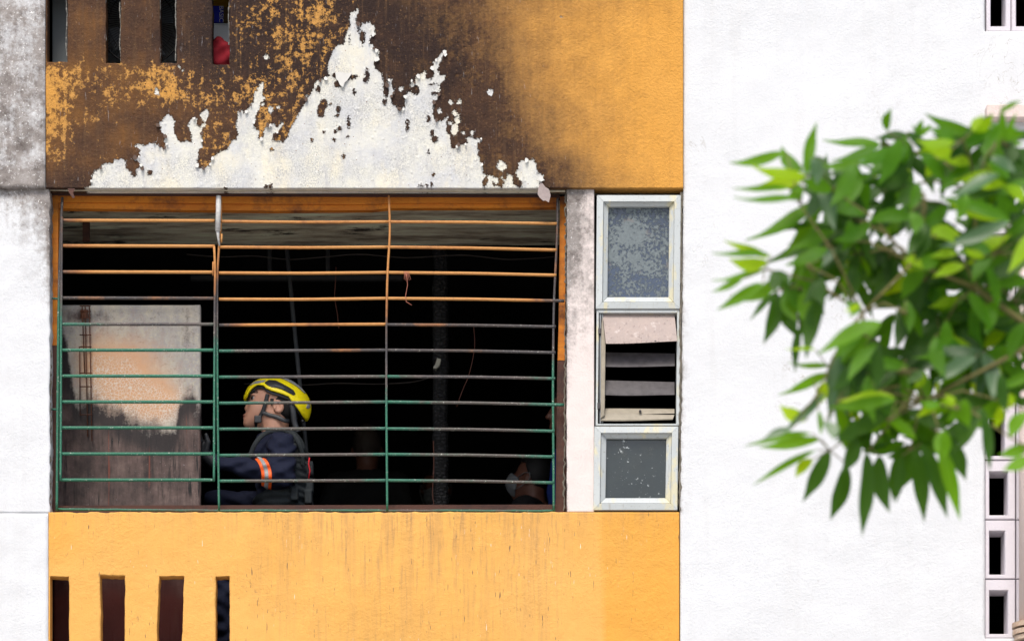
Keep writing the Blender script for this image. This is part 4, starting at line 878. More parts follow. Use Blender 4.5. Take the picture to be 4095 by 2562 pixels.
# glove: palm, four bent fingers of unequal length, thumb leaving the side of the palm
def glove(P):
    d = cap(P, (175, 1098, -400), (95, 1040, -405), 62, 60); d = smin(d, ell(P, (70, 990, -410), (46, 92, 62), .25), 30)
    for (w0, l1, l2, r) in ((-462, 92, 78, 21), (-428, 104, 90, 22), (-394, 98, 84, 21), (-362, 78, 66, 18)):
        a = (50, 925, w0); b_ = (24, 925 - l1, w0 + 2); c = (40, 925 - l1 - l2, w0 + 4); d = smin(d, np.minimum(cap(P, a, b_, r + 2, r), cap(P, b_, c, r, r - 4)), 9)
    return smin(d, np.minimum(cap(P, (96, 1010, -450), (118, 940, -474), 26, 23), cap(P, (118, 940, -474), (100, 880, -480), 23, 18)), 12)
sdfpart('glove', glove, (-40, 700, -540), (260, 1180, -310), 6, 'glove', pr)
def trousers(P):
    d = ell(P, (715, 1640, 0), (215, 230, 260))
    d = smin(d, cap(P, (690, 1700, -120), (215, 2240, -150), 165, 118), 60); d = smin(d, cap(P, (215, 2240, -150), (300, 2980, -150), 118, 82), 30)
    d = smin(d, cap(P, (740, 1720, 120), (900, 2350, 140), 160, 112), 60); d = smin(d, cap(P, (900, 2350, 140), (1240, 2930, 140), 110, 80), 30)
    return d - 1.6 * fold(P)
sdfpart('trousers', trousers, (60, 1400, -360), (1400, 3040, 380), 16, 'navy', pr)
sdfpart('boots', lambda P: np.maximum(np.minimum(smin(cap(P, (300, 2900, -150), (300, 3020, -150), 90, 86), cap(P, (310, 3040, -150), (150, 3055, -150), 74, 56), 30), smin(cap(P, (1230, 2900, 140), (1250, 3020, 140), 90, 84), cap(P, (1250, 3030, 140), (1110, 3055, 140), 70, 52), 30)), P[1] - 3090), (60, 2800, -300), (1400, 3110, 300), 14, 'black_plastic', pr)

# --- the other people, further back in the dark
M['dark_shirt'] = flat('black_shirt', (.012, .012, .013), .9, .3); M['blue_shirt'] = flat('blue_work_shirt', (.010, .03, .17), .85, .25, 40)
M['mask'] = flat('dimmed_white_mask', (.20, .21, .22), .8, .06, 60, .001); M['cropped'] = flat('closely_cropped_hair', (.05, .038, .032), .7, .3, 120)  # mask white lowered to grey for the dim room
M['skin_d'] = flat('dimmed_skin', (.15, .062, .04), .5, .12, 12, spec=.4); M['cap_dark'] = flat('dark_trousers', (.02, .02, .022), .9, .2)  # skin darkened in its colour to look dim at the back of the room
M['copper_dim'] = flat('dimmed_copper_wire', (.13, .05, .035), .7, .3, 50)  # darker copy of the copper, dimmed for the unlit room
def other(label, sx, sy, y, yaw, pitch, shirt, hairm, mask, H=1.7):
    """sx, sy: centre of the head in the photo; yaw 0 faces the lens, 90 faces left"""
    t = thing('person', label, 'person', 'people in the dark behind the rescuer')
    hc = Vector(F(sx, sy, y)); L = hc.z - zf
    t.location = (hc.x, hc.y, zf); t.rotation_euler = (0, 0, -R(yaw))
    # local: x right of the person's view, -y forward, z up
    def hd(P):   # head-local pitch
        cp, sp = math.cos(pitch), math.sin(pitch); y_, z_ = P[1], P[2] - L
        return (P[0], y_ * cp - z_ * sp, y_ * sp + z_ * cp)
    LT = L + .08
    def body(P):
        Q = hd(P); d = ell(Q, (0, .01, .02), (.074, .095, .11)); d = smin(d, ell(Q, (0, -.03, -.05), (.056, .065, .085)), .03)
        d = smin(d, cap(Q, (0, -.085, .01), (0, -.108, -.028), .009, .014), .012); d = smin(d, ell(Q, (0, -.085, -.075), (.026, .016, .012)), .01)
        for s_ in (-1, 1):
            d = smax(d, -ell(Q, (s_ * .032, -.098, .018), (.018, .016, .01)), .008); d = smin(d, ell(Q, (s_ * .078, .015, -.01), (.012, .02, .032)), .006)
        d = smin(d, cap(P, (0, .02, L - .08), (0, .03, LT - .24), .055, .06), .03)
        d = smin(d, ell(P, (0, .03, LT - .48), (.15, .10, .27)), .05)
        for s_ in (-1, 1):
            d = smin(d, cap(P, (s_ * .17, .03, LT - .27), (s_ * .23, .05, LT - .56), .042, .036), .03); d = smin(d, cap(P, (s_ * .23, .05, LT - .56), (s_ * .20, -.08, LT - .78), .035, .026), .02)
            d = smin(d, ell(P, (s_ * .20, -.10, LT - .84), (.018, .03, .05)), .015)
            for q in range(4): d = smin(d, cap(P, (s_ * .20, -.125 + .018 * q, LT - .88), (s_ * .195, -.13 + .018 * q, LT - .95 + .01 * abs(q - 1)), .008, .007), .004)
            d = smin(d, cap(P, (s_ * .19, -.13, LT - .84), (s_ * .185, -.155, LT - .89), .009, .008), .006)
            d = smin(d, cap(P, (s_ * .09, .03, LT - .80), (s_ * .10, .03, .42), .075, .05), .03); d = smin(d, cap(P, (s_ * .10, .03, .42), (s_ * .10, .05, .05), .05, .035), .02)
        return d
    def mk(name, fn, lo, hi, st, mt):
        P, Q = surfnet(lambda *g: fn(g), lo, hi, st); me = bpy.data.meshes.new(name); me.from_pydata(P.tolist(), [], Q.tolist()); me.update()
        me.polygons.foreach_set('use_smooth', [True] * len(me.polygons)); return link(name, me, t, mt)
    mk('body', body, (-.32, -.25, 0), (.32, .25, L + .2), .011, 'skin_d')
    def hr(P):
        Q = hd(P); d = ell(Q, (0, .012, .03), (.082, .104, .112)); return smax(smax(d, .028 - Q[2] - 1.25 * np.clip(Q[1] - .0, -.03, .2), .01), -(Q[1] + .085), .01)
    mk('hair', hr, (-.12, -.2, L - .2), (.12, .2, L + .22), .007, hairm)
    def sh(P):
        d = ell(P, (0, .03, LT - .50), (.185, .13, .32)); d = smin(d, cap(P, (-.15, .03, LT - .27), (.15, .03, LT - .27), .065), .04)
        for s_ in (-1, 1): d = smin(d, cap(P, (s_ * .175, .03, LT - .28), (s_ * .235, .05, LT - .54), .062, .058), .03)
        return smax(smax(d, -cap(P, (0, .0, L - .02), (0, .02, L - .155), .068), .01), (LT - .9) - P[2], .01) - .004 * np.sin(P[2] * 40 + P[0] * 25)
    mk('shirt', sh, (-.34, -.2, L - .95), (.34, .22, L - .1), .012, shirt)
    def tr(P):
        d = ell(P, (0, .03, L - .86), (.165, .125, .13))
        for s_ in (-1, 1): d = smin(d, cap(P, (s_ * .09, .03, L - .88), (s_ * .10, .03, .42), .092, .066), .03); d = smin(d, cap(P, (s_ * .10, .03, .42), (s_ * .10, .05, .03), .066, .055), .02)
        return d
    mk('trousers', tr, (-.24, -.2, .0), (.24, .22, L - .7), .016, 'cap_dark')
    if mask:
        def ms(P):
            Q = hd(P); k = smin(ell(Q, (0, .0, -.045), (.070, .105, .085)), ell(Q, (0, -.09, -.04), (.03, .035, .045)), .03)
            return np.maximum(np.maximum(np.abs(k - .002) - .003, Q[1] + .035), np.maximum(Q[2] + .005 + .25 * (Q[1] + .08), -.115 - Q[2]))
        mo = mk('face_mask', ms, (-.1, -.17, L - .2), (.1, .06, L + .06), .005, 'mask')
        cp, sp = math.cos(pitch), math.sin(pitch)
        def un(q): return (q[0], q[1] * cp + q[2] * sp, -q[1] * sp + q[2] * cp + L)
        for s_ in (-1, 1):
            lp_ = MB(); lp_.tube([un(q) for q in ((s_ * .066, -.045, -.02), (s_ * .082, -.01, .012), (s_ * .088, .022, .022), (s_ * .092, .036, .0))], .0022, 6)
            lp_.tube([un(q) for q in ((s_ * .068, -.045, -.09), (s_ * .082, .0, -.055), (s_ * .09, .03, -.02), (s_ * .092, .036, .0))], .0022, 6)
            lp_.build('ear_loop', 'mask', mo, True)
    return t
other('person with cropped hair seen from behind in the dark left of the charred post', 1468, 1800, 2.7, 180, 0, 'dark_shirt', 'cropped', False)
other('masked person standing in the dark directly behind the charred post', 1742, 1950, 3.4, 0, -.2, 'dark_shirt', 'hair', True)
other('black haired person in a white face mask looking down at the right', 2122, 1915, 1.75, 112, .35, 'dark_shirt', 'hair', True)
other('person in a blue shirt almost hidden by the right jamb of the burnt window', 2272, 1650, 1.3, 75, 0, 'blue_shirt', 'hair', False)

# ------------------------------------------------------------------ burnt room contents
def post(label, px0, px1, py0, py1, y, mat, name, cat):
    m = MB(); k = 26; pts = [PF(lerp((px0,), (px1,), t)[0], lerp((py0,), (py1,), t)[0], y) for t in np.linspace(0, 1, k)]
    return m, pts
cp = PF(1040, 700, 1.05); top = zf + UP - .19
m = MB(); zs = np.linspace(zf, top, 60)
m.tube([(cp[0] + .004 * random.uniform(-1, 1), cp[1], z) for z in zs], [.036 + .004 * random.random() for z in zs], 8)
tag(m.build('charred_post', 'char', None, False), 'charred black timber post standing in the room behind the grille', 'post')
a = PF(682, 640, .9); b_ = PF(707, 900, .9)
sl_ = (b_[0] - a[0]) / (b_[2] - a[2])
tag(MB().tube([(b_[0] + sl_ * (zf - b_[2]), .9, zf), (a[0] + sl_ * (top - a[2]), .9, top)], .011, 8).build('leaning_pole', flat('sooty_grey_pole', (.045, .048, .052), .6, .3, 20), None, True), 'thin grey metal pole leaning in the dark above the yellow helmet', 'pole')
tag(MB().box(*(lambda p: (p[0] - .017, p[0] + .017))(PF(203, 500, .5)), .5, .52, PF(203, 568, .5)[2], zw + .02).build('hanging_bracket', 'rust_dark'), 'short rusty strap hanging from the ceiling beam at the top left of the window', 'bracket')
def cable(pts, y, r, label, mat='copper_dim', cat='wire'):
    P = [Vector(PF(a, b_, y)) for a, b_ in pts]; Q = []
    for i in range(len(P) - 1):
        for t in np.linspace(0, 1, 8, endpoint=False):
            p0, p1, p2, p3 = P[max(i - 1, 0)], P[i], P[i + 1], P[min(i + 2, len(P) - 1)]
            Q.append(.5 * (2 * p1 + (p2 - p0) * t + (2 * p0 - 5 * p1 + 4 * p2 - p3) * t * t + (3 * p1 - p0 - 3 * p2 + p3) * t ** 3))
    Q.append(P[-1]); return tag(MB().tube(Q, r, 5).build('cable', mat, None, True), label, cat)
M['sooty_wire'] = flat('sooty_wire', (.05, .04, .035), .7, .3)
cable([(440, 600), (520, 606), (600, 604), (680, 612), (770, 606), (850, 600), (960, 608), (1090, 602), (1200, 612), (1310, 606)], .95, .003, 'long sooty cable sagging along the back of the ceiling beam', 'sooty_wire')
cable([(575, 905), (640, 906), (720, 908), (800, 904), (890, 906), (980, 900), (1040, 880)], 1.2, .0025, 'thin cable drooping across the room at helmet height', 'sooty_wire')
cable([(793, 630), (792, 660), (790, 700), (796, 740), (800, 775)], .9, .002, 'pair of thin burnt wires hanging right of the leaning pole')
cable([(1118, 768), (1120, 820), (1108, 880), (1090, 925), (1078, 960)], .8, .0018, 'thin curved wire hanging right of the charred post')
cable([(1023, 1040), (1024, 1100), (1021, 1160), (1024, 1190)], .9, .002, 'thin wire hanging down the lower left side of the charred post')
M['flake_hang'] = flat('ash_grey_flake', (.34, .33, .27), .8, .4, 60, .003)
q = [(1032, 845), (1041, 848), (1038, 862), (1030, 870), (1022, 868), (1028, 858)]
tag(MB().prism([(PF(x, y, .99)[0], PF(x, y, .99)[2]) for x, y in q], .985, 1.016).build('ash_flake', 'flake_hang'), 'pale ash grey flake clinging to the charred post', 'flake')
M['tube_dark'] = flat('sooty_conduit', (.05, .05, .05), .6, .4)
p0, p1 = PF(450, 655, 1.6), PF(950, 655, 1.6)
tag(MB().box(p0[0], p1[0], 1.6, 1.63, p0[2] - .012, p0[2] + .012).box(p0[0] + .4, p0[0] + .42, 1.605, 1.625, p0[2] + .012, top).box(p1[0] - .4, p1[0] - .38, 1.605, 1.625, p0[2] + .012, top).build('ceiling_rail', 'tube_dark'), 'sooty rail hung under the ceiling deep in the burnt room', 'rail')

# ------------------------------------------------------------------ upper flat, seen through the slots
zu = zf + UP
M['grey_cab'] = flat('grey_steel_cabinet', (.16, .18, .19), .5, .12, 3); M['fridge'] = flat('white_enamel', (.72, .76, .80), .4, .05, 5)
M['carton_b'] = flat('blue_carton', (.015, .025, .5), .6, .1); M['carton_k'] = flat('brown_carton', (.10, .07, .035), .8, .2); M['cloth_r'] = flat('dark_red_cloth', (.20, .007, .016), .9, .4, 14, .004)
M['yel'] = flat('yellow_plastic', (.70, .36, .01), .5, .1); M['pinkrod'] = flat('dull_red_rod', (.25, .08, .07), .6, .2); M['letter'] = flat('white_print', (.7, .72, .75), .7, .05)
def upbox(sx0, sx1, sy0, sy1, y, dep): a = F(sx0, sy1, y); c = F(sx1, sy0, y); return MB().box(a[0], c[0], y, y + dep, a[2], c[2])
cb = thing('steel_cabinet', 'grey steel cabinet behind the leftmost upper slot', 'cabinet')
a = F(210, 0, .2); c = F(400, 0, .2)
MB().box(a[0], c[0], .2, .6, zu, zu + 1.2).build('carcass', 'grey_cab', cb)
MB().box(a[0] + .005, a[0] + .095, .193, .199, zu + .01, zu + 1.19).build('door', 'grey_cab', cb); MB().box(a[0] + .1, c[0] - .005, .193, .199, zu + .01, zu + 1.19).build('door', 'grey_cab', cb)
fg = thing('refrigerator', 'white enamel appliance behind the fourth upper slot', 'refrigerator')
a = F(820, 84, .26); c = F(1150, 84, .26)
MB().box(a[0], c[0], .28, .77, zu, a[2]).build('cabinet', 'fridge', fg, bevel=.008); MB().box(a[0], c[0], .25, .278, zu + .05, a[2] - .02).build('door', 'fridge', fg, bevel=.008)
zt_ = a[2]
ct = thing('carton', 'blue carton with white lettering on the white appliance in the fourth upper slot', 'box')
x0 = F(838, 0, .27)[0]; x1 = F(893, 0, .27)[0]; x2 = F(935, 0, .27)[0]
MB().box(x0, x1, .27, .39, zt_, zt_ + .075).build('box_body', 'carton_b', ct); MB().box(x1 + .001, x2, .27, .39, zt_, zt_ + .07).build('box_side', 'carton_k', ct)
tc = bpy.data.curves.new('lettering', 'FONT'); tc.body = 'BASIC'; tc.size = .03; tc.extrude = .0004; tc.align_x = 'CENTER'
tmp = bpy.data.objects.new('tmp', tc); COL.objects.link(tmp); bpy.context.view_layer.update()
lme = bpy.data.meshes.new_from_object(tmp.evaluated_get(bpy.context.evaluated_depsgraph_get())); bpy.data.objects.remove(tmp)
lme.materials.clear(); to = link('lettering', lme, ct, 'letter'); to.location = ((x0 + x1) / 2 + .014, .268, zt_ + .036); to.rotation_euler = (R(90), R(90), 0)
tag(MB().box(x0 - .1, x2 + .1, .42, .62, zt_, zt_ + .2).build('yellow_crate', 'yel', None, bevel=.01), 'yellow plastic crate behind the blue carton at the top of the fourth upper slot', 'crate')
def cloth(P): return ell(P, (0, 0, .0), (.11, .075, .115)) + .008 * np.sin(P[0] * 70 + P[2] * 45) + .006 * np.sin(P[2] * 90 - P[0] * 50)
P_, Q_ = surfnet(lambda *g: np.maximum(cloth(g), -.11 - g[2]), (-.15, -.13, -.2), (.15, .13, .22), .008)
pc = F(882, 262, .15); me = mesh('red_cloth_bundle', P_ + np.array([pc[0], .155, zu + .112]), Q_, True)
tag(link('red_cloth_bundle', me, None, 'cloth_r'), 'bundle of dark red cloth in the fourth upper slot', 'cloth')
M['backdrop'] = flat('grey_backdrop', (.30, .31, .32), .8, .12, 4)  # backdrop added close behind the fan, where the room wall gets no light
a = F(415, 0, .42); c = F(760, 0, .42)
tag(MB().box(a[0], c[0], .42, .44, zu, zu + 1.1).build('grey_backdrop', 'backdrop', None, bevel=.004), 'grey board added behind the fan in the upper flat', 'backdrop')
M['fan_wire'] = flat('black_wire_guard', (.012, .012, .013), .5, .2); M['fan_blade'] = flat('grey_fan_blade', (.09, .10, .11), .5, .2)
fn_ = thing('floor_fan', 'black wire guarded fan behind the second and third upper slots', 'fan')
fc = Vector(F(566, 95, .17)); gm = MB(); RR = .20
for r_ in (.045, RR * .5, RR * .78, RR): gm.tube([fc + Vector((r_ * math.cos(t), -.03 * (1 - (r_ / RR) ** 2), r_ * math.sin(t))) for t in np.linspace(0, 2 * math.pi, 49)], .0022 if r_ < RR else .005, 6)
gm.build('guard_ring', 'fan_wire', fn_, True); gm = MB()
for k in range(80):
    t = 2 * math.pi * k / 80; gm.tube([fc + Vector((r_ * math.cos(t + .25 * r_), -.03 * (1 - (r_ / RR) ** 2), r_ * math.sin(t + .25 * r_))) for r_ in (.045, .1, .15, RR)], .0014, 4)
gm.build('guard_spokes', 'fan_wire', fn_)
for k in range(4):
    t = math.pi / 2 * k + .4; bm = MB(); v = []
    for r_ in (.03, .09, .14, .175):
        for q in (-.32, .32): v.append(fc + Vector((r_ * math.cos(t + q), .03 + .03 * q, r_ * math.sin(t + q))))
    v += [p + Vector((0, .003, 0)) for p in v]
    f = [(2 * i, 2 * i + 1, 2 * i + 3, 2 * i + 2) for i in range(3)] + [(8 + 2 * i, 8 + 2 * i + 2, 8 + 2 * i + 3, 8 + 2 * i + 1) for i in range(3)]
    bm.add(v, f).build('blade', 'fan_blade', fn_)
MB().tube([fc + Vector((0, -.02, 0)), fc + Vector((0, .12, 0))], [.045, .06], 14).build('motor', 'fan_blade', fn_, True)
MB().tube([(fc.x, fc.y + .08, fc.z - .02), (fc.x, fc.y + .08, zu + .02)], .014, 8).tube([(fc.x, fc.y + .08, zu), (fc.x, fc.y + .08, zu + .025)], .14, 24).build('stand', 'fan_blade', fn_)

# ------------------------------------------------------------------ tree
def m_leaf(name, c1, c2, tr, trf, rough, spec):
    b = NB(name, rough, spec)
    oi = b.n('ObjectInfo').outputs['Random']; X, Y, Z = b.sep(b.pos(obj=True))
    c = b.mix(oi, c1, c2); c = b.mix(b.mr(b.ma('ABSOLUTE', Y), 0, .035, .45, 0), c, tuple(min(1, 1.7 * q + .03) for q in c2))
    c = b.mix(b.mr(b.noise(5, 4, .6, b.pos(obj=True)), .62, .75, 0, .5), c, tuple(q * .6 for q in c1))
    b.put(b.b.inputs['Base Color'], c)
    t = b.n('BsdfTranslucent'); t.inputs[0].default_value = tr + (1,); mx = b.n('MixShader'); mx.inputs[0].default_value = trf
    b.t.links.new(b.b.outputs[0], mx.inputs[1]); b.t.links.new(t.outputs[0], mx.inputs[2])
    b.t.links.new(mx.outputs[0], b.t.nodes['Material Output'].inputs[0]); return b.m
LM = {'d': m_leaf('dark_leaf', (.016, .052, .005), (.045, .110, .011), (.10, .30, .003), .38, .5, .25),
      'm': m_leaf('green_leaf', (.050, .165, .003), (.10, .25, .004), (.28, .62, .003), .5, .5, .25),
      'y': m_leaf('young_sunlit_leaf', (.20, .40, .003), (.33, .52, .004), (.60, .85, .004), .58, .5, .25),  # young leaves, also used to paint the sunlit part of the crown
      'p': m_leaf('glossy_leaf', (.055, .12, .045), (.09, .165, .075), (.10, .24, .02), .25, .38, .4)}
def leaf_mesh(k, mt):
    n = 12; v = []; f = []; bend = (.10, -.14, .22, .05)[k]; fold_ = (.30, .16, .24, .38)[k]; curl = (.10, .22, .05, .30)[k]
    for i in range(n + 1):
        t = i / n; wv = .5 * (math.sin(math.pi * t ** .85) ** .75 if 0 < t < 1 else 0) * (1 - .55 * max(0, (t - .62) / .38)); yb = bend * 1.5 * math.sin(math.pi * t); z = -curl * t * t * .5 + .03 * math.sin(7 * t)
        for q in (-1, -.5, 0, .5, 1): v.append((t, q * wv + yb, z + fold_ * abs(q) * wv * .25 + .015 * math.sin(9 * t + 2 * q) * abs(q)))
    for i in range(n):
        for q in range(4): a = 5 * i + q; f.append((a, a + 5, a + 6, a + 1))
    me = mesh('leaf', v, f, True); me.materials.append(LM[mt]); return me
LMESH = {mt: [leaf_mesh(k, mt) for k in range(4)] for mt in LM}
O = {1: (2800, 380), 2: (3395, 380), 3: (2800, 980), 4: (3395, 980), 5: (2950, 1500), 6: (3395, 1500)}
LV = [(1, 690, 500, 245, 585, 95, 'm'), (1, 870, 705, 470, 790, 150, 'y'), (1, 860, 690, 435, 600, 120, 'y'), (1, 860, 640, 700, 435, 120, 'm'), (1, 925, 640, 1012, 225, 105, 'm'), (1, 1510, 420, 1055, 380, 95, 'm'), (1, 720, 800, 280, 800, 62, 'm'), (1, 790, 890, 285, 880, 80, 'm'), (1, 965, 955, 388, 1252, 140, 'm'), (1, 930, 1120, 690, 1170, 45, 'd'), (1, 980, 560, 1010, 780, 115, 'p'), (1, 1340, 580, 1035, 600, 85, 'm'), (1, 1320, 630, 1120, 960, 210, 'm'), (1, 1450, 730, 1200, 1090, 210, 'd'), (1, 1050, 790, 1160, 1160, 140, 'p'), (1, 1130, 1190, 750, 1315, 135, 'm'), (1, 1220, 1150, 555, 1430, 175, 'd'), (1, 560, 1390, 205, 1240, 75, 'y'), (1, 560, 1380, 100, 1340, 66, 'm'), (1, 550, 1440, 245, 1412, 120, 'y'), (1, 1360, 1340, 1125, 1400, 130, 'y'), (1, 1140, 1350, 890, 1510, 110, 'p'), (1, 960, 1240, 1120, 1390, 110, 'd'), (1, 1180, 820, 1210, 1180, 130, 'd'), (1, 1400, 1050, 1180, 1220, 120, 'd'), (1, 860, 800, 720, 900, 110, 'm'),
 (3, 520, 225, 95, 302, 62, 'm'), (3, 340, 300, 98, 402, 66, 'm'), (3, 500, 350, 145, 552, 100, 'm'), (3, 650, 300, 370, 485, 110, 'm'), (3, 640, 440, 542, 855, 135, 'd'), (3, 730, 420, 615, 700, 140, 'd'), (3, 640, 430, 425, 645, 60, 'd'), (3, 760, 440, 835, 790, 210, 'd'), (3, 890, 430, 850, 800, 220, 'd'), (3, 1050, 470, 915, 970, 185, 'd'), (3, 860, 740, 815, 1095, 70, 'd'), (3, 1120, 50, 915, 270, 135, 'p'), (3, 1190, 120, 955, 320, 160, 'd'), (3, 1510, 690, 1005, 925, 185, 'm'), (3, 1370, 520, 1245, 565, 70, 'y'), (3, 970, 900, 735, 880, 42, 'y'), (3, 1095, 1040, 765, 1010, 62, 'm'), (3, 1090, 1120, 675, 1285, 95, 'm'), (3, 960, 1170, 800, 1210, 60, 'm'), (3, 1070, 1200, 1005, 1390, 145, 'y'), (3, 890, 1500, 685, 1380, 115, 'y'), (3, 1190, 950, 1095, 1510, 175, 'p'), (3, 1460, 890, 1325, 1310, 150, 'd'), (3, 850, 330, 700, 620, 140, 'd'), (3, 640, 250, 760, 420, 130, 'd'), (3, 1020, 300, 880, 500, 150, 'd'), (3, 1280, 200, 1100, 480, 140, 'd'), (3, 1300, 1050, 1180, 1400, 170, 'd'),
 (5, 580, 510, 55, 602, 66, 'm'), (5, 660, 555, 175, 615, 95, 'm'), (5, 440, 470, 200, 560, 70, 'p'), (5, 620, 675, 125, 945, 62, 'm'), (5, 630, 740, 500, 880, 95, 'y'), (5, 770, 690, 560, 1090, 170, 'd'), (5, 925, 820, 800, 1255, 190, 'd'), (5, 1110, 740, 1098, 1380, 160, 'd'), (5, 1230, 740, 1312, 1180, 200, 'd'), (5, 1410, 740, 1358, 1095, 100, 'd'), (5, 710, 190, 400, 480, 75, 'p'), (5, 870, 90, 850, 500, 185, 'p'), (5, 1310, 240, 815, 540, 205, 'd'), (5, 1000, 560, 880, 860, 150, 'd'), (5, 700, 330, 720, 520, 50, 'm'), (5, 760, 420, 830, 560, 100, 'p'), (5, 1020, 420, 1000, 700, 180, 'd'),
 (6, 560, 670, 652, 1275, 195, 'd'), (6, 650, 655, 855, 1240, 185, 'd'), (6, 800, 640, 952, 1240, 125, 'm'), (6, 880, 590, 1012, 905, 165, 'd'), (6, 1000, 240, 975, 510, 185, 'd'), (6, 1150, 340, 1225, 835, 105, 'd'), (6, 1530, 615, 1285, 685, 105, 'm'), (6, 1530, 720, 1325, 815, 115, 'm'), (6, 1520, 340, 1385, 545, 125, 'm'), (6, 1150, -10, 1245, 340, 175, 'p'), (6, 1310, 290, 1265, 460, 120, 'y'), (6, 560, 680, 470, 960, 150, 'd'), (6, 470, 660, 390, 1090, 120, 'd'), (6, 820, 500, 830, 720, 90, 'm'), (6, 960, 430, 880, 620, 130, 'd'),
 (4, 1060, 900, 855, 640, 120, 'y'), (4, 1150, 890, 1075, 635, 125, 'm'), (4, 1120, 920, 695, 850, 130, 'p'), (4, 1000, 950, 412, 1115, 120, 'p'), (4, 1060, 990, 735, 1190, 130, 'p'), (4, 1105, 950, 1075, 1210, 95, 'p'), (4, 1165, 970, 1245, 1350, 155, 'p'), (4, 1190, 870, 1390, 710, 105, 'y'), (4, 1190, 970, 1460, 1005, 90, 'm'), (4, 1350, 1090, 1512, 1410, 140, 'd'), (4, 1140, 540, 1345, 440, 120, 'y'), (4, 700, 240, 500, 790, 230, 'd'), (4, 580, 410, 390, 650, 190, 'd'), (4, 720, 690, 390, 1310, 270, 'd'), (4, 220, 890, 50, 1310, 180, 'd'), (4, 1420, 550, 1190, 710, 90, 'd'), (4, 1530, 340, 1335, 570, 160, 'd'), (4, 1530, 90, 1045, 310, 165, 'd'), (4, 1000, 1170, 1005, 1510, 205, 'd'), (4, 770, 1390, 575, 1480, 110, 'y'), (4, 920, 450, 690, 530, 110, 'y'), (4, 970, 190, 715, 275, 100, 'y'), (4, 770, 90, 550, 195, 120, 'm'), (4, 900, 1380, 830, 1280, 80, 'y'), (4, 1380, 1290, 1330, 1420, 110, 'y'), (4, 1500, 700, 1390, 1000, 130, 'm'), (4, 640, 1100, 560, 1250, 100, 'y'), (4, 1050, 1010, 660, 980, 120, 'm'), (4, 900, 1050, 720, 1400, 170, 'd'), (4, 1300, 1150, 1180, 1500, 180, 'd'),
 (2, 332, 290, 372, 115, 68, 'm'), (2, 622, 340, 640, 205, 62, 'm'), (2, 1125, 380, 655, 155, 120, 'm'), (2, 1000, 430, 1245, 145, 130, 'd'), (2, 1090, 300, 1245, 170, 85, 'y'), (2, 1345, 350, 1325, 80, 55, 'm'), (2, 1325, 140, 1490, 45, 45, 'm'), (2, 1340, 380, 1520, 325, 75, 'm'), (2, 460, 570, 275, 350, 135, 'd'), (2, 320, 470, 20, 610, 130, 'm'), (2, 880, 410, 580, 385, 120, 'y'), (2, 870, 470, 690, 480, 95, 'y'), (2, 500, 560, 190, 570, 110, 'd'), (2, 745, 600, 530, 550, 110, 'd'), (2, 1020, 610, 670, 745, 165, 'd'), (2, 490, 680, 110, 745, 165, 'd'), (2, 480, 690, 295, 1020, 165, 'd'), (2, 570, 780, 390, 960, 120, 'd'), (2, 1250, 700, 860, 860, 120, 'p'), (2, 1310, 780, 910, 865, 110, 'd'), (2, 1250, 555, 1450, 670, 110, 'p'), (2, 1220, 590, 1390, 740, 170, 'm'), (2, 810, 955, 440, 1025, 160, 'd'), (2, 930, 1195, 640, 1075, 150, 'd'), (2, 640, 1140, 575, 1440, 190, 'd'), (2, 1330, 1115, 770, 1310, 130, 'p'), (2, 1310, 870, 990, 1190, 210, 'd'), (2, 1300, 890, 1385, 1110, 140, 'm'), (2, 1335, 810, 1440, 1060, 180, 'd'), (2, 1130, 1370, 1400, 1200, 150, 'y'), (2, 1150, 1390, 990, 1325, 120, 'y'), (2, 910, 1380, 690, 1390, 90, 'y'), (2, 1530, 1210, 1140, 1430, 150, 'd'), (2, 130, 750, 15, 1070, 190, 'd'), (2, 290, 1050, 430, 1220, 120, 'm'), (2, 540, 1030, 565, 1210, 110, 'm'), (2, 1420, 460, 1530, 590, 120, 'd'), (2, 1010, 880, 930, 1090, 100, 'm'), (2, 960, 420, 870, 560, 130, 'd'), (2, 720, 1180, 800, 1400, 160, 'd'), (2, 500, 1420, 640, 1500, 110, 'y'), (2, 1290, 250, 1180, 480, 60, 'm'), (2, 1480, 560, 1400, 820, 130, 'd')]
tree = thing('tree', 'broadleaf tree branch with glossy green leaves out of focus before the white wall', 'tree')
M['bark'] = flat('grey_brown_bark', (.13, .095, .065), .9, .4, 14, .01); M['twig'] = flat('green_brown_twig', (.16, .14, .05), .8, .3, 30)
trunk_x = 6.2
YT = -5.0
MB().tube([(trunk_x - 2.2 + .04 * math.sin(3 * t), YT, 7.4 * t) for t in np.linspace(0, 1, 14)], [.17 - .10 * t for t in np.linspace(0, 1, 14)], 12).build('trunk', 'bark', tree, True)
br = MB()
NODES = [(3270, 1570), (3350, 1600), (3500, 1560), (3610, 1480), (3470, 1440), (3560, 1680), (3300, 960), (3420, 880), (3700, 1120), (3830, 1050), (3700, 800), (3560, 760), (3330, 760), (3200, 820), (3230, 1060), (3060, 1075), (3160, 1150), (3420, 1020), (3560, 1000), (3640, 600), (3850, 560), (3990, 560), (3960, 730), (3780, 930), (3990, 1010), (3920, 1400), (3760, 1330), (3620, 1250), (3450, 1330), (3320, 1480), (3400, 1700), (3320, 1800), (3480, 1790), (3640, 1800), (3760, 1740), (3850, 1640), (4000, 1600), (4090, 1780), (3920, 1220), (4060, 1200)]
ny = {n: YT + random.uniform(-.3, .3) for n in NODES}
root = (trunk_x - 2.2, YT, 5.6)
hub = [(F(4180, 1350, YT)), (F(3900, 1150, YT)), (F(3650, 1050, YT)), (F(3450, 1250, YT)), (F(3700, 1600, YT)), (F(3900, 760, YT))]
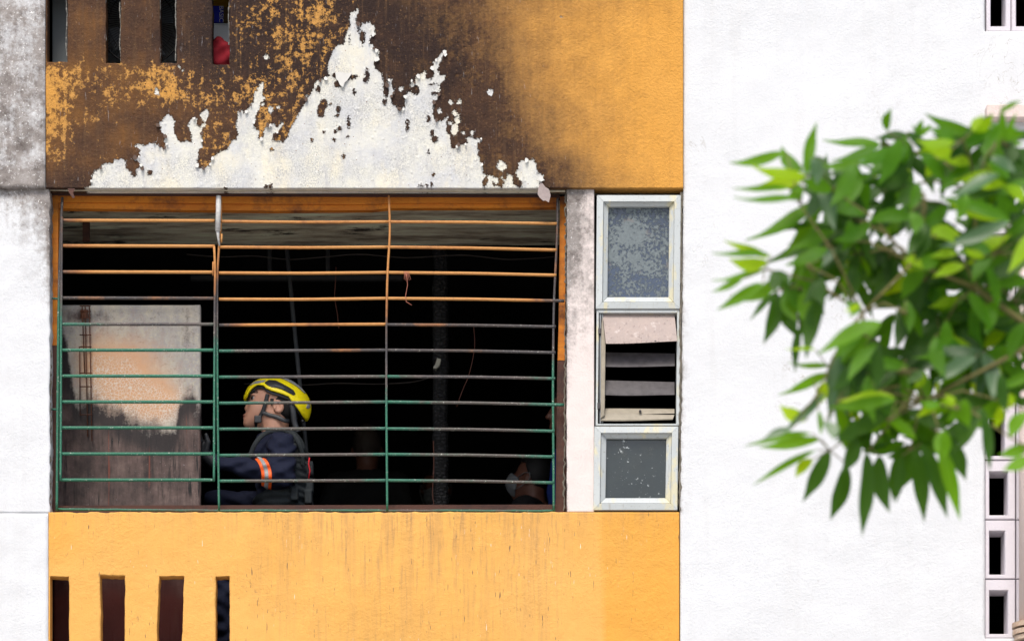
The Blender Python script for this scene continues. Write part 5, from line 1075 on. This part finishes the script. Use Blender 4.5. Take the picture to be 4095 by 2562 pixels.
br.tube([root, hub[0], hub[1]], [.04, .016, .010], 8); br.tube([hub[1], hub[2]], [.008, .005], 6); br.tube([hub[0], hub[4]], [.009, .005], 6); br.tube([hub[1], hub[5]], [.007, .005], 6); br.tube([hub[2], hub[3]], [.005, .004], 6)
for n in NODES:
    p = Vector(F(*n, ny[n])); h = min(hub, key=lambda q: (Vector(q) - p).length); mid = (Vector(h) + p) / 2 + Vector((0, 0, .03)); br.tube([h, mid, p], [.004, .0032, .0024], 6)
limb = br.build('branch', 'twig', tree, True)
def put_leaf(bx, by, tx, ty, wpx, mt, yb, into=None):
    yt = yb + random.uniform(-.05, .03)
    A = Vector(F(bx, by, yb)); B = Vector(F(tx, ty, yt)); ax = B - A; L = ax.length; X = ax.normalized()
    nrm = Vector((random.uniform(-.45, .45), -1, random.uniform(-.1, .75))); nrm = (nrm - X * nrm.dot(X)).normalized(); Yv = nrm.cross(X); ww = wpx / S * (D + yb) / D
    face = abs(nrm.y); ww = min(ww / max(face, .6), L * .5)
    mtx = Matrix(((X.x * L, Yv.x * ww, nrm.x * L * .6, A.x), (X.y * L, Yv.y * ww, nrm.y * L * .6, A.y), (X.z * L, Yv.z * ww, nrm.z * L * .6, A.z), (0, 0, 0, 1)))
    if into is not None:
        me = random.choice(LMESH[mt]); into.add([mtx @ v.co for v in me.vertices], [tuple(p.vertices) for p in me.polygons]); return A
    o = link('leaf', random.choice(LMESH[mt]), limb); o.matrix_local = mtx
    return A
pet = MB(); comp = []; nl = 0
for (tl, bx, by, tx, ty, wd_, mt) in LV:
    ox, oy = O[tl]; s_ = 2.16; b0 = (ox + bx / s_, oy + by / s_); t0 = (ox + tx / s_, oy + ty / s_); b0 = (b0[0] - .12 * (t0[0] - b0[0]), b0[1] - .12 * (t0[1] - b0[1]))
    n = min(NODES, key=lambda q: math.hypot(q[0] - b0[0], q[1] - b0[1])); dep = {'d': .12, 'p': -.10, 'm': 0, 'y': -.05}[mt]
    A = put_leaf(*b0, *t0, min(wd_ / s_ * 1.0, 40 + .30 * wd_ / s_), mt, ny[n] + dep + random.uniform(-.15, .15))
    pet.tube([Vector(F(*n, ny[n])), A], [.0022, .0018], 5); nl += 1
    for q in range(2): comp.append((b0, t0, wd_ / s_, mt, n))
CROWN = [(3180, 640), (3400, 560), (3700, 500), (3960, 480), (4200, 470), (4300, 1000), (4300, 1750), (4000, 1640), (3820, 1780), (3560, 1830), (3400, 1840), (3330, 1700), (3380, 1500), (3300, 1330), (3200, 1260), (3080, 1120), (3120, 1000), (3230, 880), (3160, 760)]
GAPS = [(3505, 810, 46), (3600, 790, 40), (3730, 800, 44), (3760, 880, 36), (3565, 1030, 44), (3590, 1100, 30), (3260, 860, 40), (3235, 910, 36), (3460, 930, 30), (3610, 1340, 40), (3450, 1390, 36), (3330, 1290, 44), (3160, 1100, 26), (3200, 1130, 26), (3370, 1130, 36), (3790, 1160, 40), (3835, 1155, 30), (3730, 1750, 40), (3820, 1530, 24), (3500, 1290, 30), (3240, 1420, 40), (3900, 590, 40), (3940, 1130, 30), (3870, 870, 26), (3640, 690, 26), (3300, 1380, 36), (3275, 1690, 40), (3310, 1640, 40)]
GAPS = [(a, b_, .55 * c) for a, b_, c in GAPS]
crown_out = [(x, y) for x, y in CROWN]
rest = MB(); rest2 = MB()
random.shuffle(comp)
for (b0, t0, wv, mt, n) in comp:
    an = random.choice((-1, 1)) * random.uniform(.25, .75); k = random.uniform(.75, 1.0); dx, dy = t0[0] - b0[0], t0[1] - b0[1]
    t1 = (b0[0] + k * (dx * math.cos(an) - dy * math.sin(an)), b0[1] + k * (dx * math.sin(an) + dy * math.cos(an)))
    pts = [(b0[0] + (t1[0] - b0[0]) * t, b0[1] + (t1[1] - b0[1]) * t) for t in (.4, .75, 1)]
    if (poly2(np.array([p[0] for p in pts]), np.array([p[1] for p in pts]), CROWN) > 45).any() or any(math.hypot(p[0] - g_[0], p[1] - g_[1]) < g_[2] for p in pts[:2] for g_ in GAPS): continue
    mt = random.choices((mt, 'm', 'd', 'y'), (.35, .25, .15, .25) if b0[0] > 3550 and b0[1] < 1650 else (.4, .2, .35, .05))[0]; tgt = None  # more yellow leaves at upper right, sunlight put into the colour mix
    if nl >= 270: tgt = rest if mt in 'dp' else rest2
    A = put_leaf(*b0, *t1, min(wv * .85, 54), mt, ny[n] + random.uniform(-.1, .3), tgt); nl += 1
cnt = max(0, nl - 159); tries = 0; 
while cnt < 640 and tries < 30000:
    tries += 1; n = random.choice(NODES + [(4150, 900), (4180, 1300), (4150, 1500), (4160, 700)]); an = random.uniform(0, 2 * math.pi); rad = random.uniform(0, 75); bx = n[0] + rad * math.cos(an); by = n[1] + rad * math.sin(an)
    an = random.gauss(math.pi / 2 + .3, .95); L = random.uniform(130, 215); tx = bx + L * math.cos(an); ty = by + L * math.sin(an)
    pts = [(bx + (tx - bx) * t, by + (ty - by) * t) for t in (0, .35, .6, .9)]
    ins = poly2(np.array([p[0] for p in pts]), np.array([p[1] for p in pts]), CROWN)
    if (ins > 0).any() or any(math.hypot(p[0] - g_[0], p[1] - g_[1]) < g_[2] + 4 for p in pts for g_ in GAPS): continue
    sunny = bx > 3600 and 880 < by < 1620  # sunlit side of the crown, painted by a brighter mix of leaf colours
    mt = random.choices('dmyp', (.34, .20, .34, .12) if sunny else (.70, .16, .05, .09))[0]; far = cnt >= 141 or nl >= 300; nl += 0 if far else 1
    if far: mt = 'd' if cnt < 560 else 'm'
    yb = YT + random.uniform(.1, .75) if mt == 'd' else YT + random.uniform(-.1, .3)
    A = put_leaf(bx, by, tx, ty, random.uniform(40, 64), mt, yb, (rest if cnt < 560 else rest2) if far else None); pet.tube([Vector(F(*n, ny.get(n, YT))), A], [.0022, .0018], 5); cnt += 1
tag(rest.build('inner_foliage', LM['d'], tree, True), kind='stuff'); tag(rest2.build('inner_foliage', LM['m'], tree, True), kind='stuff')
pet.build('leaf_stalk', 'twig', tree, True)
